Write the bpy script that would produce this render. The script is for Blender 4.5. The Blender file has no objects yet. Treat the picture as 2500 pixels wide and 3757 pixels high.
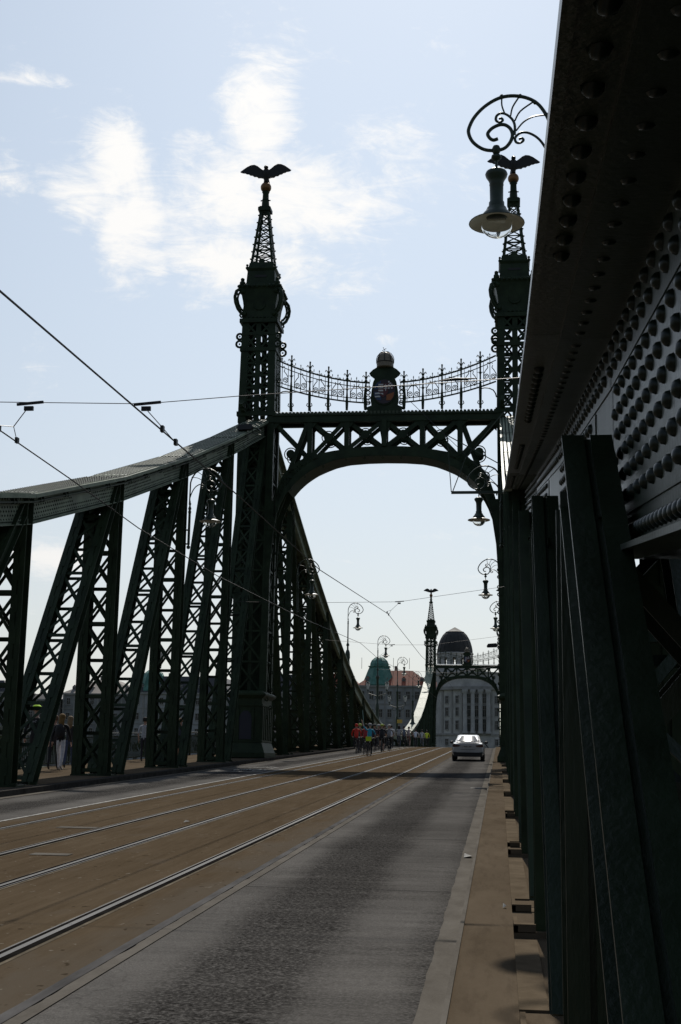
import bpy, bmesh, math, random
from mathutils import Vector, Matrix, noise
random.seed(7)
SC = bpy.context.scene
COL = SC.collection
PI = math.pi

# ------------------------------------------------------------------ camera
PW, PH, PF = 2500.0, 3757.0, 4795.84
YAW, PIT, ROL = 0.121839, 0.188394, 0.016597
CX, CZ = 5.5425, 1.6143
def ray(u, v):
    u -= PW / 2; v -= PH / 2
    c, s = math.cos(ROL), math.sin(ROL)
    u, v = u * c + v * s, -u * s + v * c
    x, up = u / PF, -v / PF
    c, s = math.cos(PIT), math.sin(PIT)
    y, z = c - up * s, s + up * c
    c, s = math.cos(YAW), math.sin(YAW)
    return Vector((x * c - y * s, x * s + y * c, z))
fwd = ray(PW / 2, PH / 2).normalized()
_r = Vector((math.cos(YAW), math.sin(YAW), 0))
_u = _r.cross(fwd)
rgt = _r * math.cos(ROL) + _u * math.sin(ROL)
upv = -_r * math.sin(ROL) + _u * math.cos(ROL)
cam = bpy.data.cameras.new('camera')
cam.sensor_fit = 'VERTICAL'; cam.sensor_height = 36.0; cam.lens = 36.0 * PF / PH
cam.clip_start = 0.05; cam.clip_end = 6000
camo = bpy.data.objects.new('camera', cam); COL.objects.link(camo)
camo.matrix_world = Matrix(((rgt.x, upv.x, -fwd.x, CX), (rgt.y, upv.y, -fwd.y, 0), (rgt.z, upv.z, -fwd.z, CZ), (0, 0, 0, 1)))
SC.camera = camo

# ------------------------------------------------------------------ light
SUN_EL, SUN_AZ = math.radians(44.5), math.radians(-2.2)      # azimuth measured from +Y towards +X
SUN_DIR = Vector((math.sin(SUN_AZ) * math.cos(SUN_EL), math.cos(SUN_AZ) * math.cos(SUN_EL), math.sin(SUN_EL)))
sun = bpy.data.lights.new('sun', 'SUN'); sun.energy = 4.1; sun.angle = math.radians(0.53); sun.color = (1.0, 0.95, 0.87)
suno = bpy.data.objects.new('sun', sun); COL.objects.link(suno)
suno.rotation_euler = SUN_DIR.to_track_quat('Z', 'Y').to_euler(); suno.location = (0, 0, 60)
SC.view_settings.view_transform = 'Standard'; SC.view_settings.look = 'None'
SC.view_settings.exposure = 0.0; SC.view_settings.gamma = 1.0
world = bpy.data.worlds.new('World'); SC.world = world; world.use_nodes = True
HAZE_T, HAZE_G, HAZE_C, CLOUD_C = 0.25, 0.43, (3.32, 3.66, 3.84), (12.4, 12.2, 11.9)
def build_world():
    nt = world.node_tree; N = nt.nodes; L = nt.links; N.clear()
    out = N.new('ShaderNodeOutputWorld'); bg = N.new('ShaderNodeBackground')
    sky = N.new('ShaderNodeTexSky'); sky.sky_type = 'NISHITA'; sky.sun_disc = False
    sky.sun_elevation = SUN_EL; sky.sun_rotation = SUN_AZ
    sky.altitude = 120; sky.air_density = 1.0; sky.dust_density = 0.3; sky.ozone_density = 1.0
    bg.inputs['Strength'].default_value = 0.085
    tc = N.new('ShaderNodeTexCoord'); V = tc.outputs['Generated']
    def math_(op, a, b=None, clamp=False):
        n = N.new('ShaderNodeMath'); n.operation = op; n.use_clamp = clamp
        for i, q in enumerate((a, b)):
            if q is None: continue
            if isinstance(q, (int, float)): n.inputs[i].default_value = q
            else: L.new(q, n.inputs[i])
        return n.outputs[0]
    # cloud layer coordinates: project the direction on a high flat layer
    sep = N.new('ShaderNodeSeparateXYZ'); L.new(V, sep.inputs[0])
    zz = math_('MAXIMUM', sep.outputs['Z'], 0.03)
    zz2 = math_('ADD', zz, 0.12)
    comb = N.new('ShaderNodeCombineXYZ')
    L.new(math_('DIVIDE', sep.outputs['X'], zz2), comb.inputs[0]); L.new(math_('DIVIDE', sep.outputs['Y'], zz2), comb.inputs[1])
    def noise_(vec, scale, det, rough, dist, sx=1.0, sy=1.0, rot=0.0):
        mp = N.new('ShaderNodeMapping'); mp.inputs['Scale'].default_value = (sx, sy, 1); mp.inputs['Rotation'].default_value = (0, 0, rot)
        L.new(vec, mp.inputs[0])
        n = N.new('ShaderNodeTexNoise'); n.inputs['Scale'].default_value = scale; n.inputs['Detail'].default_value = det
        n.inputs['Roughness'].default_value = rough; n.inputs['Distortion'].default_value = dist
        L.new(mp.outputs[0], n.inputs['Vector']); return n.outputs['Fac']
    # cloud banks standing in the sky, on a plane tangent to the sky dome: centre, half widths, weight
    c0 = ray(800, 900).normalized(); X0 = Vector((c0.y, -c0.x, 0)).normalized(); Y0 = X0.cross(c0)
    def vm(op, a, b=None, c=None):
        n = N.new('ShaderNodeVectorMath'); n.operation = op
        for i, q in enumerate((a, b, c)):
            if q is None: continue
            if isinstance(q, (tuple, Vector)): n.inputs[i].default_value = tuple(q)
            else: L.new(q, n.inputs[i])
        return n
    dz = math_('MAXIMUM', vm('DOT_PRODUCT', V, c0).outputs['Value'], 0.05)
    cp = N.new('ShaderNodeCombineXYZ')
    L.new(math_('DIVIDE', vm('DOT_PRODUCT', V, X0).outputs['Value'], dz), cp.inputs[0]); L.new(math_('DIVIDE', vm('DOT_PRODUCT', V, Y0).outputs['Value'], dz), cp.inputs[1])
    PP = cp.outputs[0]
    fine = noise_(PP, 17.0, 8, 0.68, 0.5, 0.8, 1.1, 0.25)
    wisp = noise_(PP, 42.0, 6, 0.66, 1.4, 0.55, 1.6, 0.3)
    blobs = [(440, 590, 90, 150, .95), (470, 850, 110, 150, 1.0), (310, 740, 120, 100, .72), (960, 400, 110, 190, .95), (850, 720, 190, 150, .95),
             (1080, 740, 230, 160, .95), (880, 940, 260, 100, .95), (1400, 540, 200, 80, .62), (1300, 720, 230, 120, .75), (560, 960, 80, 70, .7),
             (60, 290, 140, 22, .52), (20, 650, 70, 80, .34), (890, 290, 50, 90, .55), (190, 2050, 150, 55, .95), (720, 510, 110, 35, .6), (1420, 1240, 60, 25, .30)]
    acc = None
    for (u, v, a, b, w) in blobs:
        d = ray(u, v).normalized(); k = d.dot(c0); ox, oy = d.dot(X0) / k, d.dot(Y0) / k
        q = vm('MULTIPLY_ADD', PP, (PF / a, PF / b, 0), (-ox * PF / a, -oy * PF / b, 0)).outputs[0]
        r2 = vm('DOT_PRODUCT', q, q).outputs['Value']
        g = math_('MULTIPLY', math_('POWER', 0.577, r2), w)
        acc = g if acc is None else math_('MAXIMUM', acc, g)
    wide = noise_(comb.outputs[0], 1.1, 2, 0.5, 0.2)
    elsewhere = math_('MULTIPLY', math_('SUBTRACT', wide, 0.56, True), 1.6)
    body = math_('ADD', math_('MAXIMUM', acc, elsewhere), math_('MULTIPLY', math_('SUBTRACT', fine, 0.5), 1.8))
    body = math_('ADD', body, math_('MULTIPLY', math_('SUBTRACT', wisp, 0.5), 1.1))
    mr = N.new('ShaderNodeMapRange'); mr.interpolation_type = 'SMOOTHSTEP'
    mr.inputs['From Min'].default_value = 0.20; mr.inputs['From Max'].default_value = 0.98; mr.inputs['To Max'].default_value = 0.95
    L.new(body, mr.inputs['Value'])
    # thin high haze: thicker towards the horizon, brighter towards the sun (forward scattering)
    zc_ = math_('MAXIMUM', sep.outputs['Z'], 0.0)
    tau = math_('DIVIDE', HAZE_T, math_('ADD', zc_, 0.10))
    cover = math_('SUBTRACT', 1.0, math_('POWER', 2.718, math_('MULTIPLY', tau, -1.0)))
    mu = vm('DOT_PRODUCT', V, tuple(SUN_DIR)).outputs['Value']
    hg = math_('POWER', math_('SUBTRACT', 1.0 + HAZE_G ** 2, math_('MULTIPLY', mu, 2 * HAZE_G)), -1.5)
    hz = vm('SCALE', tuple(HAZE_C)); L.new(hg, hz.inputs['Scale'])
    m1 = N.new('ShaderNodeMix'); m1.data_type = 'RGBA'
    # low air is greyer than the high haze
    lowf = math_('POWER', math_('SUBTRACT', 1.0, zc_), 3.5)
    m0 = N.new('ShaderNodeMix'); m0.data_type = 'RGBA'; L.new(lowf, m0.inputs['Factor']); L.new(hz.outputs[0], m0.inputs['A'])
    hz2 = vm('SCALE', (3.7, 3.58, 3.34)); L.new(hg, hz2.inputs['Scale']); L.new(hz2.outputs[0], m0.inputs['B'])
    L.new(cover, m1.inputs['Factor']); L.new(sky.outputs[0], m1.inputs['A']); L.new(m0.outputs['Result'], m1.inputs['B'])
    m2 = N.new('ShaderNodeMix'); m2.data_type = 'RGBA'
    L.new(mr.outputs[0], m2.inputs['Factor']); L.new(m1.outputs['Result'], m2.inputs['A'])
    cw = vm('SCALE', tuple(CLOUD_C)); L.new(math_('ADD', math_('MULTIPLY', mu, 0.5), 0.5), cw.inputs['Scale']); L.new(cw.outputs[0], m2.inputs['B'])
    L.new(m2.outputs['Result'], bg.inputs['Color']); L.new(bg.outputs[0], out.inputs[0])
build_world()

# ------------------------------------------------------------------ bridge profile
D, SPAN = 63.364, 170.75
CREST = D + SPAN / 2
def road(Y):
    if Y > CREST: Y = 2 * CREST - Y
    a, b = 0.025223, 105.717
    t = max(Y - b, 0.0)
    return a * Y - a * t * t / (2 * (CREST - b))

# ------------------------------------------------------------------ helpers
def tag(o, label=None, cat=None, group=None, kind=None):
    if label: o['label'] = label
    if cat: o['category'] = cat
    if group: o['group'] = group
    if kind: o['kind'] = kind
    return o
def empty(name, loc, label=None, cat=None, group=None, rz=0.0):
    o = bpy.data.objects.new(name, None); COL.objects.link(o); o.location = loc; o.rotation_euler = (0, 0, rz)
    o.empty_display_size = 0.2
    return tag(o, label, cat, group)
def link(name, me, parent=None, loc=(0, 0, 0)):
    o = bpy.data.objects.new(name, me); COL.objects.link(o); o.parent = parent; o.location = loc
    return o
def copy_tree(o, parent=None):
    c = o.copy(); COL.objects.link(c); c.parent = parent
    for ch in o.children: copy_tree(ch, c)
    return c
def V3(*a): return Vector(a)

class MB:
    def __init__(s): s.v = []; s.f = []; s.m = []; s.mi = 0
    def add(s, vs, fs):
        o = len(s.v); s.v.extend(vs); s.f.extend([tuple(i + o for i in f) for f in fs]); s.m.extend([s.mi] * len(fs))
    def box(s, x0, x1, y0, y1, z0, z1, M=None):
        vs = [Vector((x, y, z)) for z in (z0, z1) for y in (y0, y1) for x in (x0, x1)]
        if M: vs = [M @ q for q in vs]
        s.add(vs, [(0, 2, 3, 1), (4, 5, 7, 6), (0, 1, 5, 4), (2, 6, 7, 3), (0, 4, 6, 2), (1, 3, 7, 5)])
    def frame(s, o, X, Y, Z, x0, x1, y0, y1, z0, z1):
        vs = [o + X * x + Y * y + Z * z for z in (z0, z1) for y in (y0, y1) for x in (x0, x1)]
        s.add(vs, [(0, 2, 3, 1), (4, 5, 7, 6), (0, 1, 5, 4), (2, 6, 7, 3), (0, 4, 6, 2), (1, 3, 7, 5)])
    def bar(s, p, q, w, t, side=None):
        p = Vector(p); q = Vector(q); a = q - p; L = a.length
        if L < 1e-6: return
        a /= L
        sd = Vector(side) if side is not None else (Vector((0, 0, 1)) if abs(a.z) < .9 else Vector((1, 0, 0)))
        sd = (sd - a * sd.dot(a)).normalized(); n = a.cross(sd)
        s.frame(p, sd, n, a, -w / 2, w / 2, -t / 2, t / 2, 0, L)
    def tube(s, pts, r, n=6, cap=True):
        pts = [Vector(p) for p in pts]; k = len(pts)
        rs = r if isinstance(r, (list, tuple)) else [r] * k
        ref = None; vs = []; fs = []
        for i, p in enumerate(pts):
            a = (pts[min(i + 1, k - 1)] - pts[max(i - 1, 0)])
            a = a.normalized() if a.length > 1e-9 else Vector((0, 0, 1))
            if ref is None: ref = Vector((0, 0, 1)) if abs(a.z) < .9 else Vector((1, 0, 0))
            ref = (ref - a * ref.dot(a)); ref = ref.normalized() if ref.length > 1e-6 else a.orthogonal().normalized()
            b = a.cross(ref)
            for j in range(n):
                t = 2 * PI * j / n
                vs.append(p + (ref * math.cos(t) + b * math.sin(t)) * rs[i])
        for i in range(k - 1):
            for j in range(n):
                fs.append((i * n + j, i * n + (j + 1) % n, (i + 1) * n + (j + 1) % n, (i + 1) * n + j))
        if cap: fs.append(tuple(range(n - 1, -1, -1))); fs.append(tuple((k - 1) * n + j for j in range(n)))
        s.add(vs, fs)
    def lathe(s, prof, n=12, c=(0, 0, 0), M=None, cap=True):
        c = Vector(c); vs = []; fs = []; k = len(prof)
        for r, z in prof:
            for j in range(n):
                t = 2 * PI * j / n
                q = Vector((r * math.cos(t), r * math.sin(t), z)); q = (M @ q if M else q) + c; vs.append(q)
        for i in range(k - 1):
            for j in range(n): fs.append((i * n + j, i * n + (j + 1) % n, (i + 1) * n + (j + 1) % n, (i + 1) * n + j))
        if cap: fs.append(tuple(range(n - 1, -1, -1))); fs.append(tuple((k - 1) * n + j for j in range(n)))
        s.add(vs, fs)
    def prism(s, poly, o, ux, uy, d):
        o = Vector(o); ux = Vector(ux); uy = Vector(uy); nz = ux.cross(uy).normalized() * d; n = len(poly)
        a = [o + ux * x + uy * y for x, y in poly]; b = [q + nz for q in a]
        s.add(a + b, [tuple(range(n - 1, -1, -1)), tuple(range(n, 2 * n))] + [(i, (i + 1) % n, n + (i + 1) % n, n + i) for i in range(n)])
    def quad(s, a, b, c, d): s.add([Vector(a), Vector(b), Vector(c), Vector(d)], [(0, 1, 2, 3)])
    def strip(s, A, B):
        n = len(A); s.add([Vector(p) for p in A] + [Vector(p) for p in B], [(i, n + i, n + i + 1, i + 1) for i in range(n - 1)])
    def dome(s, o, nrm, r, h, n=8, rings=2):
        nrm = Vector(nrm).normalized(); u = nrm.orthogonal().normalized(); w = nrm.cross(u); o = Vector(o)
        vs = []; fs = []
        for i in range(rings):
            t = (PI / 2) * i / rings
            for j in range(n):
                a = 2 * PI * (j + .5 * (i % 2)) / n
                vs.append(o + (u * math.cos(a) + w * math.sin(a)) * r * math.cos(t) + nrm * h * math.sin(t))
        vs.append(o + nrm * h)
        for i in range(rings - 1):
            for j in range(n): fs.append((i * n + j, i * n + (j + 1) % n, (i + 1) * n + (j + 1) % n, (i + 1) * n + j))
        for j in range(n): fs.append(((rings - 1) * n + j, (rings - 1) * n + (j + 1) % n, rings * n))
        s.add(vs, fs)
    def ball(s, c, r, n=12, m=8, sc=(1, 1, 1)):
        c = Vector(c); vs = []; fs = []
        for i in range(1, m):
            t = PI * i / m
            for j in range(n):
                a = 2 * PI * j / n; vs.append(c + Vector((r * math.sin(t) * math.cos(a) * sc[0], r * math.sin(t) * math.sin(a) * sc[1], -r * math.cos(t) * sc[2])))
        b = len(vs); vs += [c - Vector((0, 0, r * sc[2])), c + Vector((0, 0, r * sc[2]))]
        for i in range(m - 2):
            for j in range(n): fs.append((i * n + j, i * n + (j + 1) % n, (i + 1) * n + (j + 1) % n, (i + 1) * n + j))
        for j in range(n): fs.append((b, (j + 1) % n, j)); fs.append((b + 1, (m - 2) * n + j, (m - 2) * n + (j + 1) % n))
        s.add(vs, fs)
    def ring(s, c, R, r, X=(1, 0, 0), Z=(0, 0, 1), n=16, m=5, a0=0, a1=2 * PI):
        c = Vector(c); X = Vector(X); Z = Vector(Z)
        k = n + 1; pts = [c + X * R * math.cos(a0 + (a1 - a0) * i / n) + Z * R * math.sin(a0 + (a1 - a0) * i / n) for i in range(k)]
        s.tube(pts, r, m)
    def mesh(s, name, mats, smooth=False, ang=0.7):
        me = bpy.data.meshes.new(name); me.from_pydata([tuple(q) for q in s.v], [], s.f)
        for m in (mats if isinstance(mats, (list, tuple)) else [mats]): me.materials.append(m)
        if len(me.materials) > 1: me.polygons.foreach_set('material_index', s.m)
        me.update()
        if smooth:
            me.shade_smooth(); me.set_sharp_from_angle(angle=ang)
        return me
    def build(s, name, mats, parent=None, loc=(0, 0, 0), smooth=False, ang=0.7):
        return link(name, s.mesh(name, mats, smooth, ang), parent, loc)

UNIT = None
def unit_mesh(mat, key={}):
    if mat.name not in key:
        m = MB(); m.box(-.5, .5, -.5, .5, -.5, .5); key[mat.name] = m.mesh('bar_piece', mat)
    return key[mat.name]
def piece(name, mat, p, q, w, t, side, parent):
    p = Vector(p); q = Vector(q); a = q - p; L = a.length; a /= L
    sd = Vector(side); sd = (sd - a * sd.dot(a)).normalized(); n = a.cross(sd)
    o = bpy.data.objects.new(name, unit_mesh(mat)); COL.objects.link(o); o.parent = parent
    c = (p + q) / 2
    o.matrix_local = Matrix(((sd.x * w, n.x * t, a.x * L, c.x), (sd.y * w, n.y * t, a.y * L, c.y), (sd.z * w, n.z * t, a.z * L, c.z), (0, 0, 0, 1)))
    return o

# ------------------------------------------------------------------ materials
def mat(name, col, rough=0.6, metal=0.0, var=0.0, scale=4.0, bump=0.0, bscale=30.0, spec=0.5, col2=None, stretch=(1, 1, 1), coat=0.0, thr=None):
    m = bpy.data.materials.new(name); m.use_nodes = True; nt = m.node_tree; N = nt.nodes; L = nt.links
    b = N['Principled BSDF']; b.inputs['Roughness'].default_value = rough; b.inputs['Metallic'].default_value = metal
    b.inputs['Specular IOR Level'].default_value = spec; b.inputs['Coat Weight'].default_value = coat
    c = (*col, 1)
    b.inputs['Base Color'].default_value = c
    if var > 0 or col2 or bump > 0:
        tc = N.new('ShaderNodeTexCoord'); mp = N.new('ShaderNodeMapping'); mp.inputs['Scale'].default_value = stretch
        L.new(tc.outputs['Object'], mp.inputs[0])
    if var > 0 or col2:
        n = N.new('ShaderNodeTexNoise'); n.inputs['Scale'].default_value = scale; n.inputs['Detail'].default_value = 6; n.inputs['Roughness'].default_value = .62
        L.new(mp.outputs[0], n.inputs['Vector'])
        r = N.new('ShaderNodeValToRGB'); e = r.color_ramp.elements
        lo = tuple(x * (1 - var) for x in col); hi = col2 if col2 else tuple(min(1, x * (1 + var)) for x in col)
        e[0].color = (*lo, 1); e[1].color = (*hi, 1); e[0].position, e[1].position = thr if thr else (.32, .68)
        L.new(n.outputs['Fac'], r.inputs[0]); L.new(r.outputs[0], b.inputs['Base Color'])
        rr = N.new('ShaderNodeMapRange'); rr.inputs['To Min'].default_value = max(.03, rough - .1); rr.inputs['To Max'].default_value = min(1, rough + .1)
        L.new(n.outputs['Fac'], rr.inputs['Value']); L.new(rr.outputs[0], b.inputs['Roughness'])
    if bump > 0:
        n2 = N.new('ShaderNodeTexNoise'); n2.inputs['Scale'].default_value = bscale; n2.inputs['Detail'].default_value = 4
        L.new(mp.outputs[0], n2.inputs['Vector'])
        bp = N.new('ShaderNodeBump'); bp.inputs['Strength'].default_value = bump; bp.inputs['Distance'].default_value = 0.01
        L.new(n2.outputs['Fac'], bp.inputs['Height']); L.new(bp.outputs[0], b.inputs['Normal'])
    return m
M = {}
M['green'] = mat('green_paint', (.020, .034, .014), .55, var=.4, scale=1.6, bump=.12, bscale=18, spec=.22, col2=(.032, .051, .024))
M['green_sheen'] = mat('green_paint_sheen', (.17, .20, .14), .55, var=.4, scale=1.3, bump=.1, bscale=14, spec=.16)  # same green, paler: the chords' sky reflection is put into its colour
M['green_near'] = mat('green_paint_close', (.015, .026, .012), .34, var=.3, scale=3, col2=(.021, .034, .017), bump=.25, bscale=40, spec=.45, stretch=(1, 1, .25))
M['rivet'] = mat('rivet_paint', (.008, .017, .011), .32, spec=.35)
M['rivet_dark'] = mat('dark_rivet_paint', (.008, .015, .009), .6, spec=.15)  # rivet colour much darker than the chord plates around it
M['gold'] = mat('dull_gilding', (.20, .105, .045), .38, metal=.75, var=.3, scale=5)
M['crown'] = mat('crown_gilding', (.20, .16, .11), .5, metal=.15, var=.25, scale=9)
M['bronze'] = mat('dark_bronze', (.022, .02, .018), .5, metal=.3, var=.3, scale=8)
M['wire'] = mat('dark_wire', (.02, .02, .02), .5, metal=.5)
M['shade_in'] = mat('lamp_enamel', (.62, .58, .46), .4, var=.15, scale=7)
M['steel'] = mat('rail_steel', (.14, .135, .13), .5, spec=.04, var=.15, scale=3, stretch=(1, .1, 1))
M['steel_d'] = mat('rail_side_steel', (.045, .035, .028), .6, metal=.4, var=.4, scale=6)
M['white'] = mat('white_paint', (.30, .29, .27), .7, var=.45, scale=9, col2=(.5, .49, .46), spec=.0)
M['yellow'] = mat('yellow_paint', (.55, .36, .06), .6, var=.2)
M['stonehead'] = mat('hotel_stone', (.46, .44, .41), .85, var=.25, scale=.35, bump=.2, bscale=3)
M['stone2'] = mat('grey_plaster', (.25, .245, .24), .9, var=.25, scale=.3, bump=.15, bscale=4)
M['stone3'] = mat('buff_plaster', (.23, .205, .18), .9, var=.25, scale=.3, bump=.15, bscale=4)
M['stone4'] = mat('pale_stone', (.34, .335, .33), .9, var=.2, scale=.3, bump=.15, bscale=4)
M['trim'] = mat('cornice_stone', (.31, .295, .27), .85, var=.2, scale=.8)
M['column'] = mat('pale_column_stone', (.42, .405, .385), .85, var=.2, scale=.6)
M['tile'] = mat('red_roof_tile', (.26, .075, .04), .8, var=.35, scale=1.3, bump=.4, bscale=9)
M['slate'] = mat('dark_slate', (.05, .048, .05), .7, var=.3, scale=1.2, bump=.3, bscale=8)
M['copper'] = mat('green_copper', (.06, .22, .17), .6, var=.35, scale=.9, col2=(.11, .26, .205))
M['domeroof'] = mat('brown_dome_sheet', (.035, .033, .031), .75, var=.35, scale=1.0)
M['frame'] = mat('window_frame', (.34, .33, .31), .7, var=.2)
M['hill'] = mat('hill_ground', (.045, .06, .03), .95, var=.4, scale=.06)
M['bark'] = mat('bark', (.06, .045, .035), .9, var=.4, scale=8)
M['rubber'] = mat('black_rubber', (.012, .012, .012), .75)
M['black'] = mat('black_plastic', (.012, .012, .013), .5)
M['carpaint'] = mat('white_car_paint', (.46, .47, .48), .25, coat=.6, var=.04, scale=3)
M['skin'] = mat('skin', (.45, .27, .20), .55, var=.12, scale=9)
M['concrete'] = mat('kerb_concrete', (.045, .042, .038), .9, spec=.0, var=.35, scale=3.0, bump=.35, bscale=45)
M['pole'] = mat('lamp_post_paint', (.017, .032, .016), .45, var=.3, scale=5, spec=.5)
def leafmat(name, a, b):
    m = mat(name, a, .6, var=.4, scale=.8, col2=b); return m
M['leaf'] = leafmat('leaf_green', (.03, .055, .018), (.075, .12, .035))
M['leaf2'] = leafmat('leaf_olive', (.05, .06, .018), (.11, .12, .03))
def glassmat(name, col, rough, trans):
    m = bpy.data.materials.new(name); m.use_nodes = True; b = m.node_tree.nodes['Principled BSDF']
    b.inputs['Base Color'].default_value = (*col, 1); b.inputs['Roughness'].default_value = rough
    b.inputs['Transmission Weight'].default_value = trans; b.inputs['IOR'].default_value = 1.06 if trans > .9 else 1.45
    return m
M['globe'] = glassmat('clear_globe_glass', (.93, .94, .94), .03, .95)
M['pane'] = glassmat('dark_window_glass', (.02, .024, .028), .06, 0)
M['lantern'] = glassmat('milky_lantern_glass', (.72, .72, .70), .35, .35)
M['cargl'] = glassmat('car_window_glass', (.012, .014, .015), .09, 0)
M['taill'] = mat('tail_lamp_plastic', (.05, .008, .008), .2)
_cc = {}
def cloth(col):
    k = tuple(round(x, 3) for x in col)
    if k not in _cc: _cc[k] = mat('cloth_%d' % len(_cc), col, .85, var=.18, scale=14)
    return _cc[k]

def surface_mats():
    def base(name):
        m = bpy.data.materials.new(name); m.use_nodes = True; nt = m.node_tree
        tc = nt.nodes.new('ShaderNodeTexCoord'); return m, nt, nt.nodes, nt.links, nt.nodes['Principled BSDF'], tc.outputs['Object']
    def noise_(N, L, vec, sc, det=6, rough=.6, st=(1, 1, 1)):
        mp = N.new('ShaderNodeMapping'); mp.inputs['Scale'].default_value = st; L.new(vec, mp.inputs[0])
        n = N.new('ShaderNodeTexNoise'); n.inputs['Scale'].default_value = sc; n.inputs['Detail'].default_value = det; n.inputs['Roughness'].default_value = rough
        L.new(mp.outputs[0], n.inputs['Vector']); return n.outputs['Fac']
    def ramp(N, L, v, stops):
        r = N.new('ShaderNodeValToRGB'); e = r.color_ramp.elements
        e[0].position, e[0].color = stops[0][0], (*stops[0][1], 1); e[-1].position, e[-1].color = stops[-1][0], (*stops[-1][1], 1)
        for p, c in stops[1:-1]: e.new(p).color = (*c, 1)
        L.new(v, r.inputs[0]); return r.outputs[0]
    def mixc(N, L, f, a, b, bt='MIX'):
        m = N.new('ShaderNodeMix'); m.data_type = 'RGBA'; m.blend_type = bt
        for k, q in (('Factor', f), ('A', a), ('B', b)):
            if isinstance(q, (int, float)): m.inputs[k].default_value = q
            elif isinstance(q, tuple): m.inputs[k].default_value = (*q, 1)
            else: L.new(q, m.inputs[k])
        return m.outputs['Result']
    def mth(N, L, op, a, b=None, cl=False):
        n = N.new('ShaderNodeMath'); n.operation = op; n.use_clamp = cl
        for i, q in enumerate((a, b)):
            if q is None: continue
            if isinstance(q, (int, float)): n.inputs[i].default_value = q
            else: L.new(q, n.inputs[i])
        return n.outputs[0]
    # worn asphalt of the lanes
    m, nt, N, L, B, P = base('worn_asphalt')
    sep = N.new('ShaderNodeSeparateXYZ'); L.new(P, sep.inputs[0]); X = sep.outputs['X']; Yc = sep.outputs['Y']
    grain = noise_(N, L, P, 34, 4, .75); coarse = noise_(N, L, P, 1.6, 5, .6, (1, .25, 1)); band = noise_(N, L, P, .5, 3, .5, (.6, 1.6, 1))
    # two tracks worn by wheels; their glare is put into the lighter colour too
    xw = mth(N, L, 'ADD', X, mth(N, L, 'MULTIPLY', mth(N, L, 'SUBTRACT', coarse, .5), .5))
    w = ramp(N, L, mth(N, L, 'DIVIDE', mth(N, L, 'SUBTRACT', mth(N, L, 'ABSOLUTE', xw), 2.6), 2.8), [(0, (1, 1, 1)), (.2, (.9, .9, .9)), (.33, (.08, .08, .08)), (.54, (.06, .06, .06)), (.66, (.75, .75, .75)), (.8, (.8, .8, .8)), (.9, (.25, .25, .25))])
    wear_glare = mth(N, L, 'MULTIPLY', w, mth(N, L, 'ADD', mth(N, L, 'MULTIPLY', band, .8), .45), True)
    dark = ramp(N, L, grain, [(.34, (.009, .0085, .008)), (.50, (.045, .0425, .04)), (.66, (.13, .123, .116))])
    lite = ramp(N, L, noise_(N, L, P, 75, 3, .6), [(.3, (.10, .094, .087)), (.7, (.18, .17, .158))])
    stk = noise_(N, L, P, 2.2, 5, .65, (.35, 3.0, 1)); wear_glare = mth(N, L, 'ADD', wear_glare, mth(N, L, 'MULTIPLY', mth(N, L, 'SUBTRACT', stk, .52), .9), True)
    cl = mixc(N, L, wear_glare, dark, lite)
    big = noise_(N, L, P, .35, 4, .6); cl = mixc(N, L, 1.0, cl, ramp(N, L, big, [(.35, (.72, .72, .72)), (.65, (1.0, 1.0, 1.0))]), 'MULTIPLY')
    vo = N.new('ShaderNodeTexVoronoi'); vo.feature = 'DISTANCE_TO_EDGE'; vo.inputs['Scale'].default_value = .55; wv = N.new('ShaderNodeVectorMath'); wv.operation = 'MULTIPLY_ADD'; wv.inputs[1].default_value = (.5, .5, .5)
    nn = N.new('ShaderNodeTexNoise'); nn.inputs['Scale'].default_value = 2.5; L.new(P, nn.inputs['Vector']); L.new(nn.outputs['Color'], wv.inputs[0]); L.new(P, wv.inputs[2]); L.new(wv.outputs[0], vo.inputs['Vector'])
    cl = mixc(N, L, ramp(N, L, vo.outputs['Distance'], [(.002, (.22, .22, .22)), (.006, (0, 0, 0))]), cl, (.02, .019, .018))
    L.new(cl, B.inputs['Base Color']); B.inputs['Roughness'].default_value = .9; B.inputs['Specular IOR Level'].default_value = .0
    bp = N.new('ShaderNodeBump'); bp.inputs['Strength'].default_value = .8; bp.inputs['Distance'].default_value = .012
    L.new(grain, bp.inputs['Height']); L.new(bp.outputs[0], B.inputs['Normal']); M['asphalt'] = m
    # brown track slab
    m, nt, N, L, B, P = base('brown_track_slab')
    a = noise_(N, L, P, .9, 7, .65, (1, .3, 1)); g = noise_(N, L, P, 45, 4, .65); st = noise_(N, L, P, 4.5, 5, .7, (2.2, .12, 1)); patch = noise_(N, L, P, 1.7, 6, .55, (1.3, .5, 1))
    c = ramp(N, L, a, [(.3, (.058, .041, .023)), (.55, (.082, .060, .036)), (.75, (.108, .082, .053))])
    c = mixc(N, L, .45, c, ramp(N, L, st, [(.35, (.048, .034, .022)), (.65, (.092, .069, .048))]))
    c = mixc(N, L, ramp(N, L, g, [(.35, (0, 0, 0)), (.75, (.35, .35, .35))]), c, (.105, .083, .06))
    c = mixc(N, L, ramp(N, L, patch, [(.60, (0, 0, 0)), (.66, (.45, .45, .45))]), c, (.088, .07, .052))
    sep = N.new('ShaderNodeSeparateXYZ'); L.new(P, sep.inputs[0])
    edge = ramp(N, L, mth(N, L, 'ADD', mth(N, L, 'SUBTRACT', mth(N, L, 'ABSOLUTE', sep.outputs['X']), 2.15), mth(N, L, 'MULTIPLY', mth(N, L, 'SUBTRACT', patch, .5), 1.6)), [(.05, (0, 0, 0)), (.5, (.7, .7, .7))])
    c = mixc(N, L, edge, c, (.088, .073, .056))
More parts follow.
